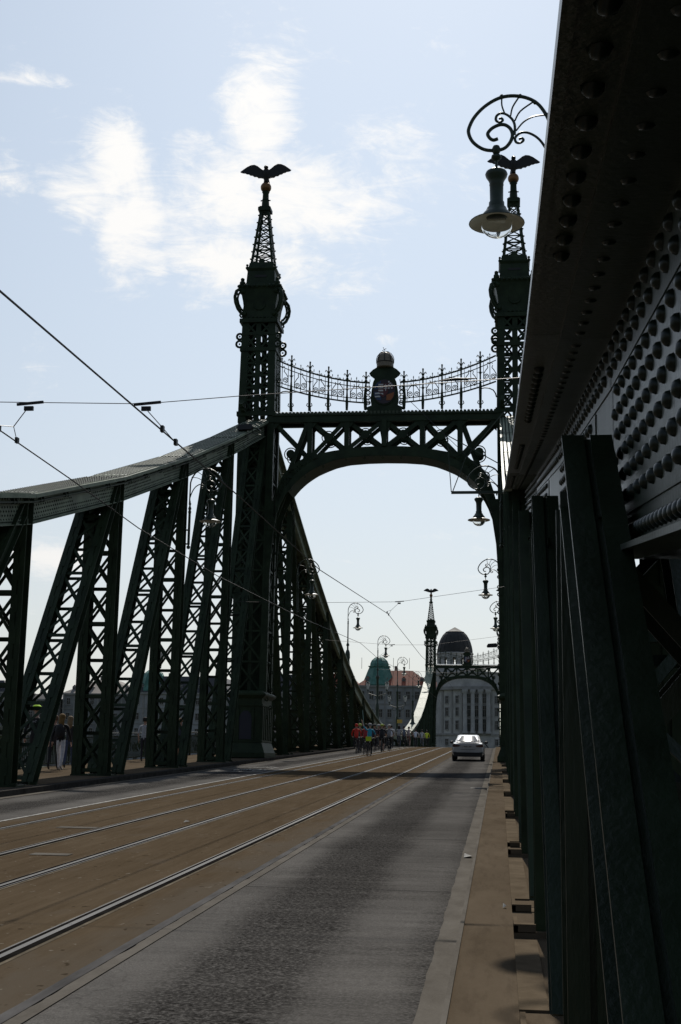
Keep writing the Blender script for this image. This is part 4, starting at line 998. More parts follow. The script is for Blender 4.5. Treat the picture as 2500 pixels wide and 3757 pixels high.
for (x, y, lab) in ((-6.45, D, 'bronze eagle with spread wings on the near left spire'), (6.45, D, 'bronze eagle half hidden behind the big lamp on the near right spire'), (-6.45, D + SPAN, 'small distant bronze eagle on the far left spire'), (6.45, D + SPAN, 'bronze eagle on the far right spire, behind the near tower')):
    o = link('eagle_statue', em, None, (x, y, 31.50)); tag(o, lab, 'statue', 'eagles on the bridge spires'); o.rotation_euler = (0, 0, PI + .12)
    if x < 0: o.rotation_euler = (0, 0, PI)
# ------------------------------------------------------------------ lamps
def build_lamp():
    T = empty('street_lamp', (0, 0, 0)); k = .00122; G = M['pole']
    P = lambda a: [((x - 1330) * k, 0, (935 - z) * k) for x, z in a]
    def sm(pts, n=4):
        pts = [Vector(p) for p in pts]; out = []
        for i in range(len(pts) - 1):
            p0, p1, p2, p3 = pts[max(i - 1, 0)], pts[i], pts[i + 1], pts[min(i + 2, len(pts) - 1)]
            for j in range(n):
                t = j / n; out.append(.5 * ((2 * p1) + (p2 - p0) * t + (2 * p0 - 5 * p1 + 4 * p2 - p3) * t * t + (3 * p1 - p0 - 3 * p2 + p3) * t ** 3))
        return out + [pts[-1]]
    mb = MB()
    main = sm(P([(1345, 1300), (1342, 1050), (1338, 800), (1330, 640), (1270, 480), (1170, 340), (1030, 260), (860, 232), (700, 262), (540, 360), (420, 490), (357, 620), (350, 700), (390, 800), (470, 880), (560, 925), (680, 935), (780, 910), (850, 830), (875, 740), (850, 660), (790, 610), (720, 605), (640, 640), (590, 690), (580, 730), (610, 780), (650, 800), (700, 785)]))
    mb.tube(main, .027, 8)
    arm = mb.build('scroll_arm', G, T, smooth=True)
    mb = MB()
    for pts in ([(1342, 1150), (1300, 1010), (1240, 880), (1170, 790), (1080, 730), (1000, 715), (940, 740), (905, 790), (920, 840), (965, 850), (1005, 820), (990, 790), (950, 800)], [(900, 740), (905, 640), (890, 570), (850, 510), (790, 465), (730, 455), (685, 490), (680, 545), (720, 570), (760, 550), (745, 520), (715, 525)]):
        mb.tube(sm(P(pts)), .02, 6)
    for pts in ([(780, 450), (750, 350), (750, 250)], [(855, 490), (880, 380), (955, 255)], [(905, 560), (970, 440), (1125, 325)], [(920, 690), (1010, 580), (1130, 515), (1275, 500)]):
        mb.tube(sm(P(pts)), .013, 5)
    for x, z in ((750, 235), (970, 240), (1150, 330), (1285, 500)): mb.ball(P([(x, z)])[0], .035, 6, 5)
    mb.build('scroll_filling', G, arm, smooth=True)
    lx = (680 - 1330) * k
    mb = MB(); zz = lambda z: (935 - z) * k
    mb.lathe([(.0, zz(880)), (.045, zz(880)), (.062, zz(910)), (.062, zz(950)), (.04, zz(985)), (.03, zz(990)), (.07, zz(1005)), (.075, zz(1030)), (.05, zz(1060)), (.02, zz(1070)), (.02, zz(1175)), (.09, zz(1185)), (.15, zz(1215)), (.165, zz(1245)), (.155, zz(1275)), (.12, zz(1320)), (.102, zz(1360)), (.106, zz(1385)), (.1, zz(1395)), (.097, zz(1590)), (.112, zz(1605)), (.115, zz(1665)), (.14, zz(1675)), (.16, zz(1715)), (.19, zz(1740)), (.215, zz(1770)), (.23, zz(1800))], 20, (lx, 0, 0))
    body = mb.build('lamp_body', G, T, smooth=True)
    mb = MB(); mb.mi = 0
    mb.lathe([(.2, zz(1800)), (.40, zz(1862)), (.405, zz(1872)), (.40, zz(1874))], 28, (lx, 0, 0), None, False)
    mb.mi = 1
    mb.lathe([(.395, zz(1872)), (.22, zz(1820)), (.12, zz(1790)), (.001, zz(1785))], 28, (lx, 0, 0), None, False)
    mb.build('lamp_shade', [G, M['shade_in']], T, smooth=True)
    mb = MB(); R = .235
    mb.lathe([(R * math.cos(t), zz(1868) - R * .93 * math.sin(t)) for t in [PI / 2 * i / 9 for i in range(10)]][:-1] + [(.002, zz(1868) - R * .93)], 24, (lx, 0, 0), None, False)
    mb.build('glass_globe', M['globe'], T, smooth=True)
    mb = MB(); mb.box(lx - .13, lx + .13, -.05, .05, zz(1850), zz(1825)); mb.build('lamp_tube', M['shade_in'], T)
    mb = MB(); za, zb = zz(1300), zz(1880) - .95
    mb.lathe([(.02, za + .1), (.03, za + .02), (.055, za - .02), (.03, za - .08), (.035, za - .12), (.065, za - .2), (.04, za - .28), (.06, za - .3), (.06, za - .36), (.048, za - .38), (.05, zb + .15), (.06, zb + .13), (.03, zb + .08), (.075, zb + .03), (.06, zb - .04), (.0, zb - .07)], 10)
    mb.build('pole', G, T, smooth=True)
    return T
lamp0 = build_lamp()
RIM = 1.153
def place_lamp(src, x, y, rim_z, label, mirror, group='scroll lamps on the bridge'):
    o = src; tag(o, label, 'street lamp', group); lx = .793
    o.location = (x + (lx if not mirror else -lx), y, rim_z + RIM); o.rotation_euler = (0, 0, PI if mirror else 0); return o
LP = [(5.555, 18.0, road(18) + 8.86, 'large scroll lamp hanging in front of the right spire, its clear globe nearest', False),
      (4.87, 46.5, road(46.5) + 9.03, 'scroll lamp under the right haunch of the near arch', False), (-4.98, 46.5, road(46.5) + 9.03, 'scroll lamp in front of the left truss, just left of the near tower', True),
      (4.86, 71.5, road(71.5) + 8.85, 'scroll lamp hanging at the right edge of the arch opening', False), (-4.75, 71.5, road(71.5) + 8.85, 'scroll lamp before the sloping chord, inside the near arch on the left', True),
      (5.34, 95.6, road(95.6) + 8.85, 'half hidden scroll lamp below the one at the right edge of the arch', False)]
lamps = []
for i, a in enumerate(LP): lamps.append(place_lamp(copy_tree(lamp0), a[0], a[1], a[2], a[3], a[4]))
# tie arms from the truss lamps back to the posts
for l, a in zip(lamps, LP):
    sg = -1 if a[4] else 1
    mb = MB()
    for dz in (-.30, -.82): mb = MB(); mb.bar((0, 0, -RIM + dz), (.45 if a[1] > 20 else .25, 0, -RIM + dz), .05, .05); mb.build('tie_arm', M['pole'], l)
    if a[1] < 20: mb = MB(); mb.bar((0, 0, -RIM - .9), (0, 0, -RIM - 4.2), .11, .11); mb.build('pole_foot', M['pole'], l)
# tall standing lamps of the middle span, two with pairs of lanterns
def lantern(mbp, T, x, z, s=1.0):
    mb = MB(); mb.lathe([(.02, z + .62 * s), (.05, z + .55 * s), (.09, z + .52 * s), (.2, z + .42 * s), (.24, z + .38 * s), (.24, z + .35 * s)], 6, (x, 0, 0)); lo = mb.build('lantern_cap', M['pole'], T)
    mb = MB(); mb.lathe([(.21, z + .35 * s), (.11, z - .25 * s)], 6, (x, 0, 0)); mb.build('lantern_glass', M['lantern'], lo)
    mb = MB(); mb.lathe([(.12, z - .25 * s), (.13, z - .3 * s), (.05, z - .36 * s), (.04, z - .5 * s), (.07, z - .55 * s), (.03, z - .62 * s)], 8, (x, 0, 0))
    for j in range(6):
        t = 2 * PI * j / 6; mb.bar((x + .115 * math.cos(t), .115 * math.sin(t), z - .25 * s), (x + .215 * math.cos(t), .215 * math.sin(t), z + .36 * s), .02, .02)
    mb.build('lantern_frame', M['pole'], lo)
def standing(x, y, rim, label, lanterns, mirror=True, base=None):
    L = copy_tree(lamp0); place_lamp(L, x, y, rim, label, mirror)
    top = -RIM - .9; bot = (road(y) + .1 if base is None else base) - (rim + RIM)
    mb = MB(); mb.lathe([(.05, top), (.06, top - .3), (.12, top - .4), (.12, top - .5), (.07, top - .55), (.08, top - 1.0), (.17, top - 1.1), (.2, top - 1.25), (.12, top - 1.4), (.11, bot + 2.2), (.18, bot + 2.0), (.2, bot + 1.6), (.16, bot + 1.4), (.2, bot + .9), (.24, bot + .55), (.42, bot + .3), (.6, bot + .12), (.6, bot)], 12)
    mb.build('standard', M['pole'], L, smooth=True)
    if lanterns:
        zl = lanterns - (rim + RIM); mb = MB()
        for s in (-1, 1):
            mb.tube([(0, 0, zl - .9), (s * .5, 0, zl - .75), (s * .95, 0, zl - .62)], .035, 6); mb.ring((s * .35, 0, zl - 1.05), .22, .025, (1, 0, 0), (0, 0, 1), 14, 5); mb.ring((s * .62, 0, zl - .98), .13, .02, (1, 0, 0), (0, 0, 1), 12, 5)
            lantern(mb, L, s * .95, zl)
        mb.build('cross_arm', M['pole'], L, smooth=True)
    return L
standing(-5.6, 103.7, 12.08, 'tall standing scroll lamp just right of the sloping chord', None, base=top_z(103.7) - .05)
standing(-5.6, 130.0, 11.98, 'standing scroll lamp with two lanterns in front of the green cupola', 8.9, base=top_z(130) - .05)
standing(-5.6, 155.8, 11.9, 'standing scroll lamp with two lanterns above the yellow sign', 8.85, base=top_z(155.8) - .05)
standing(-5.6, 184.0, 12.1, 'small far standing scroll lamp whose flared foot rests on the sunlit chord', None, base=top_z(184) - .25)
for ch_ in list(lamp0.children_recursive): bpy.data.objects.remove(ch_)
bpy.data.objects.remove(lamp0)
# single lantern on the footpath side, seen through the left truss
lt = empty('footpath_lantern', (-9.6, 57.5, road(57.5) + .12), 'old lantern on a post at the left footpath, seen through the truss', 'lantern')
mb = MB(); mb.lathe([(.2, 0), (.18, .3), (.09, .5), (.07, 3.0), (.1, 3.1), (.06, 3.3), (.05, 3.75)], 10); mb.build('post', M['pole'], lt, smooth=True)
lantern(None, lt, 0, 4.35, 1.1)
# yellow sign on the standing lamp
ys_ = empty('yellow_sign', (-6.0, 154.6, road(155) + 2.9), 'small plain yellow sign plate between the lamp standard and the cyclists', 'sign')
mb = MB(); mb.box(-.3, .3, -.02, .02, 0, .42); mb.build('sign_plate', M['yellow'], ys_)
mb = MB(); mb.box(-.03, .03, .02, .06, -2.7, .4); mb.build('sign_post', M['pole'], ys_)
# floodlights on the trusses
for (x, y, z, lab) in ((5.3, 88, road(88) + 7.1, 'dark floodlight on an arm at the right truss beyond the near tower'), (-5.75, 57.2, top_z(57.2) + .1, 'floodlight clamped on the left chord below the tower')):
    f = empty('floodlight', (x, y, z), lab, 'floodlight'); mb = MB()
    mb.prism([(-.55, 0), (-.45, .16), (.1, .2), (.2, .05), (.1, -.06), (-.5, -.08)], (0, -.16, 0), (1, 0, 0), (0, 0, 1), -.32); mb.build('lamp_housing', M['black'], f)
    mb = MB(); mb.tube([(.15, 0, .05), (.4, 0, .0), (.55, 0, -.15)], .035, 6); mb.tube([(.1, 0, 0), (.3, 0, -.25), (.55, 0, -.3)], .02, 5); mb.build('bracket', M['pole'], f)

# catenary bracket beside the right arch haunch
cb = empty('catenary_bracket', (5.7, 44.5, road(44.5) + 9.7), 'thin steel bracket with stay rods projecting from the right truss under the arch', 'bracket'); z_ = road(44.5) + 9.7
mb = MB(); mb.bar((-1.75, 0, 0), (.15, 0, 0), .09, .09); mb.build('arm', M['pole'], cb)
for p, q in (((-1.75, 0, .02), (-1.9, 0, 2.05)), ((-1.7, 0, .04), (-1.25, 0, 1.25)), ((-1.9, 0, 2.05), (.0, 0, .95)), ((-1.25, 0, 1.25), (.1, 0, 2.9))):
    mb = MB(); mb.bar(p, q, .03, .03); mb.build('stay_rod', M['pole'], cb)

# ------------------------------------------------------------------ overhead wires
def wire(name, pts, r, label, cat='wire', group='overhead tram wires'):
    mb = MB(); mb.tube(pts, r, 5); return tag(mb.build(name, M['wire'], None), label, cat, group)
A = lambda x, y, h: (x, y, road(y) + h)
wire('contact_wire', [A(1.34, -6, 5.2), A(1.34, 10.2, 5.25), A(1.34, 16, 5.29), A(1.34, 21, 5.33), A(1.34, 30.4, 5.30), A(1.34, 49.8, 5.94), A(1.34, 71.8, 5.53), A(1.34, 95, 5.6), A(1.2, 120, 5.6), A(1.3, 150, 5.5), A(1.3, 232, 5.5), A(1.3, 300, 5.5)], .011, 'upper of the two tram contact wires, crossing the left chord and the tower')
wire('contact_wire', [A(-1.34, -6, 5.6), A(-1.34, 17, 5.64), A(-1.34, 20, 5.54), A(-1.34, 24.2, 5.36), A(-1.34, 31.4, 5.27), A(-1.34, 45, 5.4), A(-1.34, 65.4, 5.81), A(-1.34, 75, 5.56), A(-1.2, 95, 5.6), A(-1.3, 150, 5.5), A(-1.3, 300, 5.5)], .011, 'lower of the two tram contact wires, crossing the left posts')
wire('span_wire', [A(-5.9, 17.2, 6.02), A(-1.37, 17, 6.05), A(.7, 17, 5.99), A(2.07, 17, 6.08), A(5.95, 17, 6.27)], .006, 'cross span wire passing in front of the near left tower shaft')
wire('span_wire', [A(-5.8, 55, 6.9), A(-2.9, 55, 6.85), A(1.36, 55, 6.9), A(5.8, 55, 7.55)], .008, 'cross span wire inside the arch, nearer of the lower ones')
wire('span_wire', [A(-5.6, 84, 7.2), A(-1.3, 84, 6.9), A(1.3, 84, 6.92), A(5.6, 84, 7.5)], .009, 'cross span wire behind the standing lamps')
wire('span_wire', [A(-5.2, 118, 6.9), A(1.3, 118, 6.6), A(5.6, 118, 7.3)], .011, 'farthest cross span wire, above the red roofs')
def hanger(a, b, label):
    T = empty('wire_hanger', a, label, 'hanger', 'wire hangers'); a = Vector(a); b = Vector(b) - a
    mb = MB(); mb.bar((-.16, 0, 0), (.22, 0, .03), .035, .03); mb.bar((-.05, 0, -.06), (.08, 0, -.06), .06, .04); mb.build('insulator', M['wire'], T)
    m_ = b * .72; mb = MB(); mb.tube([(0, 0, -.05), tuple(m_)], .007, 5); mb.tube([tuple(m_), tuple(b + Vector((0, -.35, .05)))], .006, 5); mb.tube([tuple(m_), tuple(b + Vector((0, .35, .0)))], .006, 5); mb.build('drop_wire', M['wire'], T)
    for dy in (-.35, .35):
        mb = MB(); mb.box(b.x - .02, b.x + .02, b.y + dy - .04, b.y + dy + .04, b.z - .03, b.z + .05); mb.build('clamp', M['wire'], T)
hanger(A(-.96, 17, 6.01), A(-1.34, 17.3, 5.64), 'wire hanger at the left edge of the picture, on the upper span wire')
hanger(A(.72, 17, 5.98), A(1.34, 16, 5.29), 'wire hanger left of the near tower, on the upper span wire')
hanger(A(1.36, 55, 6.9), A(1.34, 49.8, 5.94), 'wire hanger in the middle of the arch opening')
hanger(A(-1.3, 84, 6.9), A(-1.34, 75, 5.56), 'small wire hanger right of the standing lamps, left one')
hanger(A(1.3, 84, 6.92), A(1.34, 80, 5.56), 'small wire hanger right of the standing lamps, right one')
sw = empty('span_insulator', A(5.0, 17, 6.24), 'dark insulator on the span wire beside the right tower', 'insulator')
mb = MB(); mb.tube([(-.25, 0, 0), (-.12, 0, .01), (0, 0, .02), (.12, 0, .02), (.28, 0, .03)], [.006, .016, .022, .016, .006], 8); mb.build('insulator_body', M['wire'], sw)
# cable along the main arch left side: two slack guy wires under the right arch
wire('guy_wire', [A(2.5, 44.5, 13.0), A(5.7, 43.0, 9.5)], .010, 'thin guy wire slanting in front of the right end of the beam')

# ------------------------------------------------------------------ outer railing of the left footpath
for sg, lab in ((-1, 'iron railing with pale handrail on the outer edge of the left footpath'), (1, 'iron railing on the outer edge of the right footpath')):
    T, off = thing_at('footpath_railing', (sg * 10.05, 60, road(60)), lab, 'railing', 'outer railings')
    x = sg * 10.05; ys = [10 + 4 * i for i in range(74)]
    hm = mat('handrail_%s' % ('l' if sg < 0 else 'r'), (.30, .31, .29), .4, var=.2)
    mb = MB()
    for a, b in zip(ys, ys[1:]): mb.bar((x, a, road(a) + 1.26), (x, b, road(b) + 1.26), .10, .07, XD)
    mb.build('handrail', hm, T, off)
    mb = MB()
    for a, b in zip(ys, ys[1:]):
        for h in (.24, 1.12): mb.bar((x, a, road(a) + h), (x, b, road(b) + h), .04, .05, XD)
        n = 26 if a < 90 else 8
        for k in range(n):
            y = a + (b - a) * k / n; mb.bar((x, y, road(y) + .24), (x, y, road(y) + 1.12), .022, .022)
        if a < 90:
            for k in range(6):
                y = a + (b - a) * (k + .5) / 6; mb.ring((x, y, road(y) + .68), .2, .016, (0, 1, 0), (0, 0, 1), 12, 4)
    o = mb.build('balusters', M['green'], T, off); o['kind'] = 'stuff'
    for a in ys[:24]:
        mb = MB(); mb.bar((x, a, road(a) + .1), (x, a, road(a) + 1.24), .09, .09); mb.build('railing_post', M['green'], T, off)
# ------------------------------------------------------------------ buildings
WIN = {}
def win_mesh(w, h, arch=False):
    key = (round(w, 2), round(h, 2), arch)
    if key in WIN: return WIN[key]
    mb = MB(); f = .12
    mb.mi = 1; mb.box(-w / 2 + .02, w / 2 - .02, -.02, .03, .02, h - .02)
    mb.mi = 0; mb.box(-w / 2 - f, -w / 2, -.16, .0, -.0, h); mb.box(w / 2, w / 2 + f, -.16, .0, 0, h); mb.box(-w / 2 - f, w / 2 + f, -.20, 0, h, h + .16); mb.box(-w / 2 - f - .06, w / 2 + f + .06, -.26, 0, -.16, 0)
    mb.box(-.035, .035, -.07, -.02, 0, h); mb.box(-w / 2, -.035, -.07, -.02, h * .62, h * .62 + .07); mb.box(.035, w / 2, -.07, -.02, h * .62, h * .62 + .07)
    if arch: mb.lathe([(w / 2 + f, 0), (w / 2 + f, .16), (0, .16)], 16, (0, -.18, h), Matrix.Rotation(PI / 2, 3, 'X'))
    WIN[key] = mb.mesh('window', [M['frame'], M['pane']]); return WIN[key]
def building(label, x0, x1, y0, depth, z1, storeys, cols, wall, z0=-1.5, roof=None, win=(1.1, 1.9), bays=True, ground=4.2, cat='building'):
    loc = ((x0 + x1) / 2, y0, z0); T, off = thing_at('city_building', loc, label, cat, 'buildings on the far bank')
    mb = MB(); mb.box(x0, x1, y0, y0 + depth, z0, z1); W = mb.build('wall', wall, T, off)
    H = (z1 - z0 - ground) / storeys
    for k in range(storeys + 1):
        z = z0 + ground + k * H; mb = MB(); e = .5 if k == storeys else .18
        mb.box(x0 - e, x1 + e, y0 - e, y0 - .001, z - .45 if k == storeys else z - .2, z + .02); mb.build('cornice' if k == storeys else 'string_course', M['trim'], T, off)
    for k in range(storeys + 1):
        zb = z0 + .9 if k == 0 else z0 + ground + (k - 1) * H + H * .24; hh = min(win[1], H * .58) if k else 2.3
        for c in range(cols):
            x = x0 + (x1 - x0) * (c + .5) / cols; o = link('window', win_mesh(win[0], hh), T, (x + off[0], y0 - .02 + off[1], zb + off[2]))
    if bays:
        for c in range(cols + 1):
            x = x0 + (x1 - x0) * c / cols; x = min(max(x, x0 + .3), x1 - .3); mb = MB(); mb.box(x - .25, x + .25, y0 - .16, y0 - .002, z0 + ground, z1 - .46); mb.build('pilaster', M['trim'], T, off)
    if roof:
        m, rh, inset = roof; mb = MB(); e = .4
        b = [Vector((x0 - e, y0 - e, z1 + .02)), Vector((x1 + e, y0 - e, z1 + .02)), Vector((x1 + e, y0 + depth + e, z1 + .02)), Vector((x0 - e, y0 + depth + e, z1 + .02))]
        t = [Vector((x0 + inset, y0 + inset, z1 + rh)), Vector((x1 - inset, y0 + inset, z1 + rh)), Vector((x1 - inset, y0 + depth - inset, z1 + rh)), Vector((x0 + inset, y0 + depth - inset, z1 + rh))]
        mb.add(b + t, [(0, 1, 5, 4), (1, 2, 6, 5), (2, 3, 7, 6), (3, 0, 4, 7), (4, 5, 6, 7)]); R = mb.build('roof', m, T, off)
        rnd = random.Random(int(x0 * 10))
        for q in range(max(2, int((x1 - x0) / 7))):
            x = rnd.uniform(x0 + inset, x1 - inset); y = y0 + inset + rnd.uniform(.5, 3); mb = MB(); mb.box(x - .4, x + .4, y - .3, y + .3, z1 + rh * .7, z1 + rh + rnd.uniform(.6, 1.5)); mb.build('chimney', M['stone3'], R)
        if m is not M['tile'] or True:
            n = max(2, int((x1 - x0) / 5))
            for q in range(n):                                                  # dormers
                x = x0 + (x1 - x0) * (q + .5) / n; mb = MB(); y = y0 + inset * .25
                mb.prism([(-.6, 0), (.6, 0), (.6, 1.2), (0, 1.8), (-.6, 1.2)], (x, y, z1 + rh * .2), (1, 0, 0), (0, 0, 1), -1.8); d = mb.build('dormer', m, R)
                link('dormer_window', win_mesh(.7, 1.0), d, (x, y - .03, z1 + rh * .2 + .15))
    return T, off
building('pale corner block at the far left, seen through the first posts', -178, -142, 384, 22, 20.6, 4, 9, M['stone2'], roof=(M['slate'], 3.6, 2.4))
building('stepped balcony block left of the hip-roofed house on the far bank', -141.5, -124.5, 380, 20, 18.4, 5, 5, M['stone3'], roof=(M['slate'], 1.6, 2.0))
building('long grey facade under a low hipped roof, seen between the second posts', -124, -102.2, 382, 22, 20.3, 4, 6, M['stone2'], roof=(M['stone3'], 4.4, 8.0))
T6, of6 = building('grey facade carrying a green dome, seen through the left truss', -102, -73, 379, 22, 20.6, 4, 8, M['stone4'], roof=(M['slate'], 5.0, 3.2))
building('dark mansard block left of the near tower pedestal', -72.5, -46, 381, 22, 21.2, 4, 7, M['stone3'], roof=(M['slate'], 5.4, 3.4))
building('house with a dark red tiled roof between the sloping chord and the cupola', -45.5, -34.6, 376, 20, 22.6, 4, 4, M['stone2'], roof=(M['tile'], 5.6, 5.0))
T7, of7 = building('grey corner house with green copper cupola under the arch', -34.2, -13.5, 372, 24, 22.9, 4, 8, M['stone4'], roof=(M['tile'], 4.6, 5.5), win=(1.15, 2.2))
building('low grey terrace behind the far left tower', -13.2, -6, 420, 20, 19, 4, 3, M['stone2'], roof=(M['slate'], 3, 3))
def cupola(T, off, cx, cy, z0, prof, ribs, m, steps=4):
    mb = MB(); n = 8 if steps == 4 else 32
    mb.lathe(prof, n, (cx, cy, 0), Matrix.Rotation(PI / 8, 3, 'Z')); c = mb.build('cupola', m, T, off, steps != 4, .3)
    for k in range(ribs):
        a = 2 * PI * k / ribs + PI / 8; mb = MB(); f = 1.0 if n == 32 or ribs == 8 else math.cos(PI / 8)
        mb.tube([(cx + math.cos(a) * r * 1.005, cy + math.sin(a) * r * 1.005, z) for r, z in prof if r > .3], .07, 4); mb.build('rib', m, c)
    return c
cupola(T7, of7, -28.5, 376.5, 23, [(5.3, 22.9), (5.35, 23.3), (4.95, 23.7), (4.5, 24.6), (4.0, 25.8), (3.45, 27.2), (2.95, 28.3), (3.3, 28.4), (3.3, 28.65), (2.75, 28.7), (2.72, 29.3), (2.3, 30.2), (1.5, 30.9), (.9, 31.25), (.35, 31.35), (.1, 31.5)], 8, M['copper'])
for a_ in (-33.8, -24.6, -20): 
    mb = MB(); mb.tube([(a_, 378, 28), (a_, 378, 31.2)], .06, 5); mb.build('lightning_rod', M['bronze'], T7, of7)
cupola(T6, of6, -96.7, 383, 20, [(4.4, 20.6), (4.5, 21.3), (4.1, 22.2), (3.9, 23.5), (3.5, 25), (2.7, 26.4), (1.6, 27.3), (.6, 27.7), (.1, 28.1)], 8, M['copper'])

# domed stone building beyond the far gateway
def hotel():
    T, off = thing_at('domed_building', (-2, 358, -1.5), 'massive grey stone building with dome and tall columns behind the far gateway', 'building'); S = M['stonehead']
    plan = [(-12.0, 366), (-9.9, 361), (-4.2, 357.2), (3.4, 357.2), (9.2, 361), (30, 364), (30, 392), (-14, 392), (-12.0, 372)]
    mb = MB(); mb.prism(plan, (0, 0, -1.5), (1, 0, 0), (0, 1, 0), 23.2); mb.build('wall', S, T, off)
    def ring_(z0, z1, e, name, m=M['trim']):
        c = Vector((4, 374)); pl = []
        for x, y in plan:
            d = (Vector((x, y)) - c).normalized(); pl.append((x + d.x * e, y + d.y * e))
        mb = MB(); mb.prism(pl, (0, 0, z0), (1, 0, 0), (0, 1, 0), z1 - z0); mb.build(name, m, T, off)
    ring_(21.2, 21.8, .8, 'cornice'); ring_(21.8, 22.1, .5, 'cornice'); ring_(9.0, 9.5, .35, 'string_course'); ring_(22.1, 25.6, -.6, 'attic', S); ring_(25.6, 26.0, -.2, 'attic_cornice')
    def face(a, b, fn):
        a = Vector((*a, 0)); b = Vector((*b, 0)); u = (b - a); L = u.length; u /= L; n = Vector((u.y, -u.x, 0)); fn(a, u, n, L)
    def put(me, a, u, n, t, z, out=.02):
        o = link('window', me, T); p = a + u * t + n * out + Vector((0, 0, z)) + Vector(off)
        o.matrix_local = Matrix(((u.x, -n.x, 0, p.x), (u.y, -n.y, 0, p.y), (0, 0, 1, p.z), (0, 0, 0, 1)))
    def main(a, u, n, L):
        for k in range(4):                                                        # giant columns
            t = .7 + k * (L - 1.4) / 3; p = a + u * t + n * .75
            mb = MB(); mb.lathe([(.78, 9.5), (.78, 9.9), (.62, 10.2), (.6, 12), (.56, 19.4), (.52, 20.0), (.7, 20.3), (.82, 20.7), (.82, 21.2)], 18, p); mb.build('column', M['column'], T, off, True)
        for k in range(3):
            t = .7 + (k + .5) * (L - 1.4) / 3
            for z, h in ((10.0, 3.3), (14.0, 2.9), (17.6, 2.4)): put(win_mesh(1.35, h), a, u, n, t, z)
        mb = MB(); c = a + u * L / 2; mb.lathe([(2.5, 0), (2.5, .5), (1.9, .5), (1.9, -.3)], 28, c + n * .1 + Vector((0, 0, 4.2)), Matrix.Rotation(PI / 2, 3, 'X')); mb.box(c.x - 2.4, c.x - 1.9, c.y - .6, c.y, -1.4, 4.2); mb.box(c.x + 1.9, c.x + 2.4, c.y - .6, c.y, -1.4, 4.2); mb.build('entrance_arch', M['trim'], T, off)
        mb = MB(); mb.lathe([(1.85, 0), (1.85, .05), (0, .05)], 24, c + n * .02 + Vector((0, 0, 4.2)), Matrix.Rotation(PI / 2, 3, 'X')); mb.box(c.x - 1.85, c.x + 1.85, c.y - .1, c.y - .02, -1.4, 4.2); mb.build('entrance_door', M['pane'], T, off)
        mb = MB(); mb.ring(c + n * .6 + Vector((0, 0, 4.2)), 3.4, .12, (1, 0, 0), (0, 0, 1), 18, 5, 0, PI); 
        for k in range(7): ang = PI * (k + .5) / 7; mb.bar(c + n * .6 + Vector((2.2 * math.cos(ang), 0, 4.2 + 2.2 * math.sin(ang))), c + n * .6 + Vector((3.4 * math.cos(ang), 0, 4.2 + 3.4 * math.sin(ang))), .08, .08)
        mb.build('canopy', M['bronze'], T, off)
    face((-4.2, 357.2), (3.4, 357.2), main)
    def side(a, u, n, L):
        k_ = max(1, int(L / 3.3))
        for k in range(k_):
            t = L * (k + .5) / k_
            for z, h in ((2.2, 2.6), (6.4, 1.6), (10.6, 2.3), (14.2, 2.2), (17.6, 1.9)): put(win_mesh(.95, h), a, u, n, t, z)
        for t in [L * k / k_ for k in range(k_ + 1)]:
            p = a + u * min(max(t, .25), L - .25); mb = MB(); mb.frame(p, u, n, Vector((0, 0, 1)), -.28, .28, .003, .2, 9.5, 21.2); mb.build('pilaster', M['trim'], T, off)
    face((-9.9, 361), (-4.2, 357.2), side); face((3.4, 357.2), (9.2, 361), side); face((9.2, 361), (30, 364), side)
    dc = (-6.7, 371)
    mb = MB(); mb.lathe([(5.6, 24), (5.6, 28.0), (5.75, 28.1), (5.75, 28.5), (5.0, 28.6)], 36, (*dc, 0)); mb.build('drum_base', S, T, off, True, .5)
    for k in range(12):
        a = 2 * PI * (k + .5) / 12; mb = MB(); p = Vector((dc[0] + 4.75 * math.cos(a), dc[1] + 4.75 * math.sin(a), 28.5)); u = Vector((-math.sin(a), math.cos(a), 0)); n = Vector((math.cos(a), math.sin(a), 0))
        mb.frame(p, u, n, Vector((0, 0, 1)), -.85, .85, -.25, .25, 0, 2.4); mb.build('drum_pier', S, T, off)
    mb = MB(); mb.lathe([(4.4, 30.6), (5.05, 30.6), (5.05, 31.6), (5.25, 31.7), (5.25, 32.0), (4.9, 32.1), (4.4, 32.1)], 36, (*dc, 0)); mb.build('drum_ring', S, T, off, True, .5)
    prof = [(4.95, 32.0), (4.9, 32.9), (4.7, 34.0), (4.35, 35.2), (3.9, 36.2), (3.3, 37.2), (2.6, 37.9), (2.65, 38.05), (2.4, 38.1), (1.2, 38.8), (.1, 39.4)]
    mb = MB(); mb.lathe(prof, 40, (*dc, 0)); d = mb.build('dome', M['domeroof'], T, off, True, .5)
    for k in range(20):
        a = 2 * PI * k / 20; mb = MB(); mb.tube([(dc[0] + r * 1.004 * math.cos(a), dc[1] + r * 1.004 * math.sin(a), z) for r, z in prof[:7]], .06, 4); mb.build('dome_rib', M['domeroof'], d)
hotel()

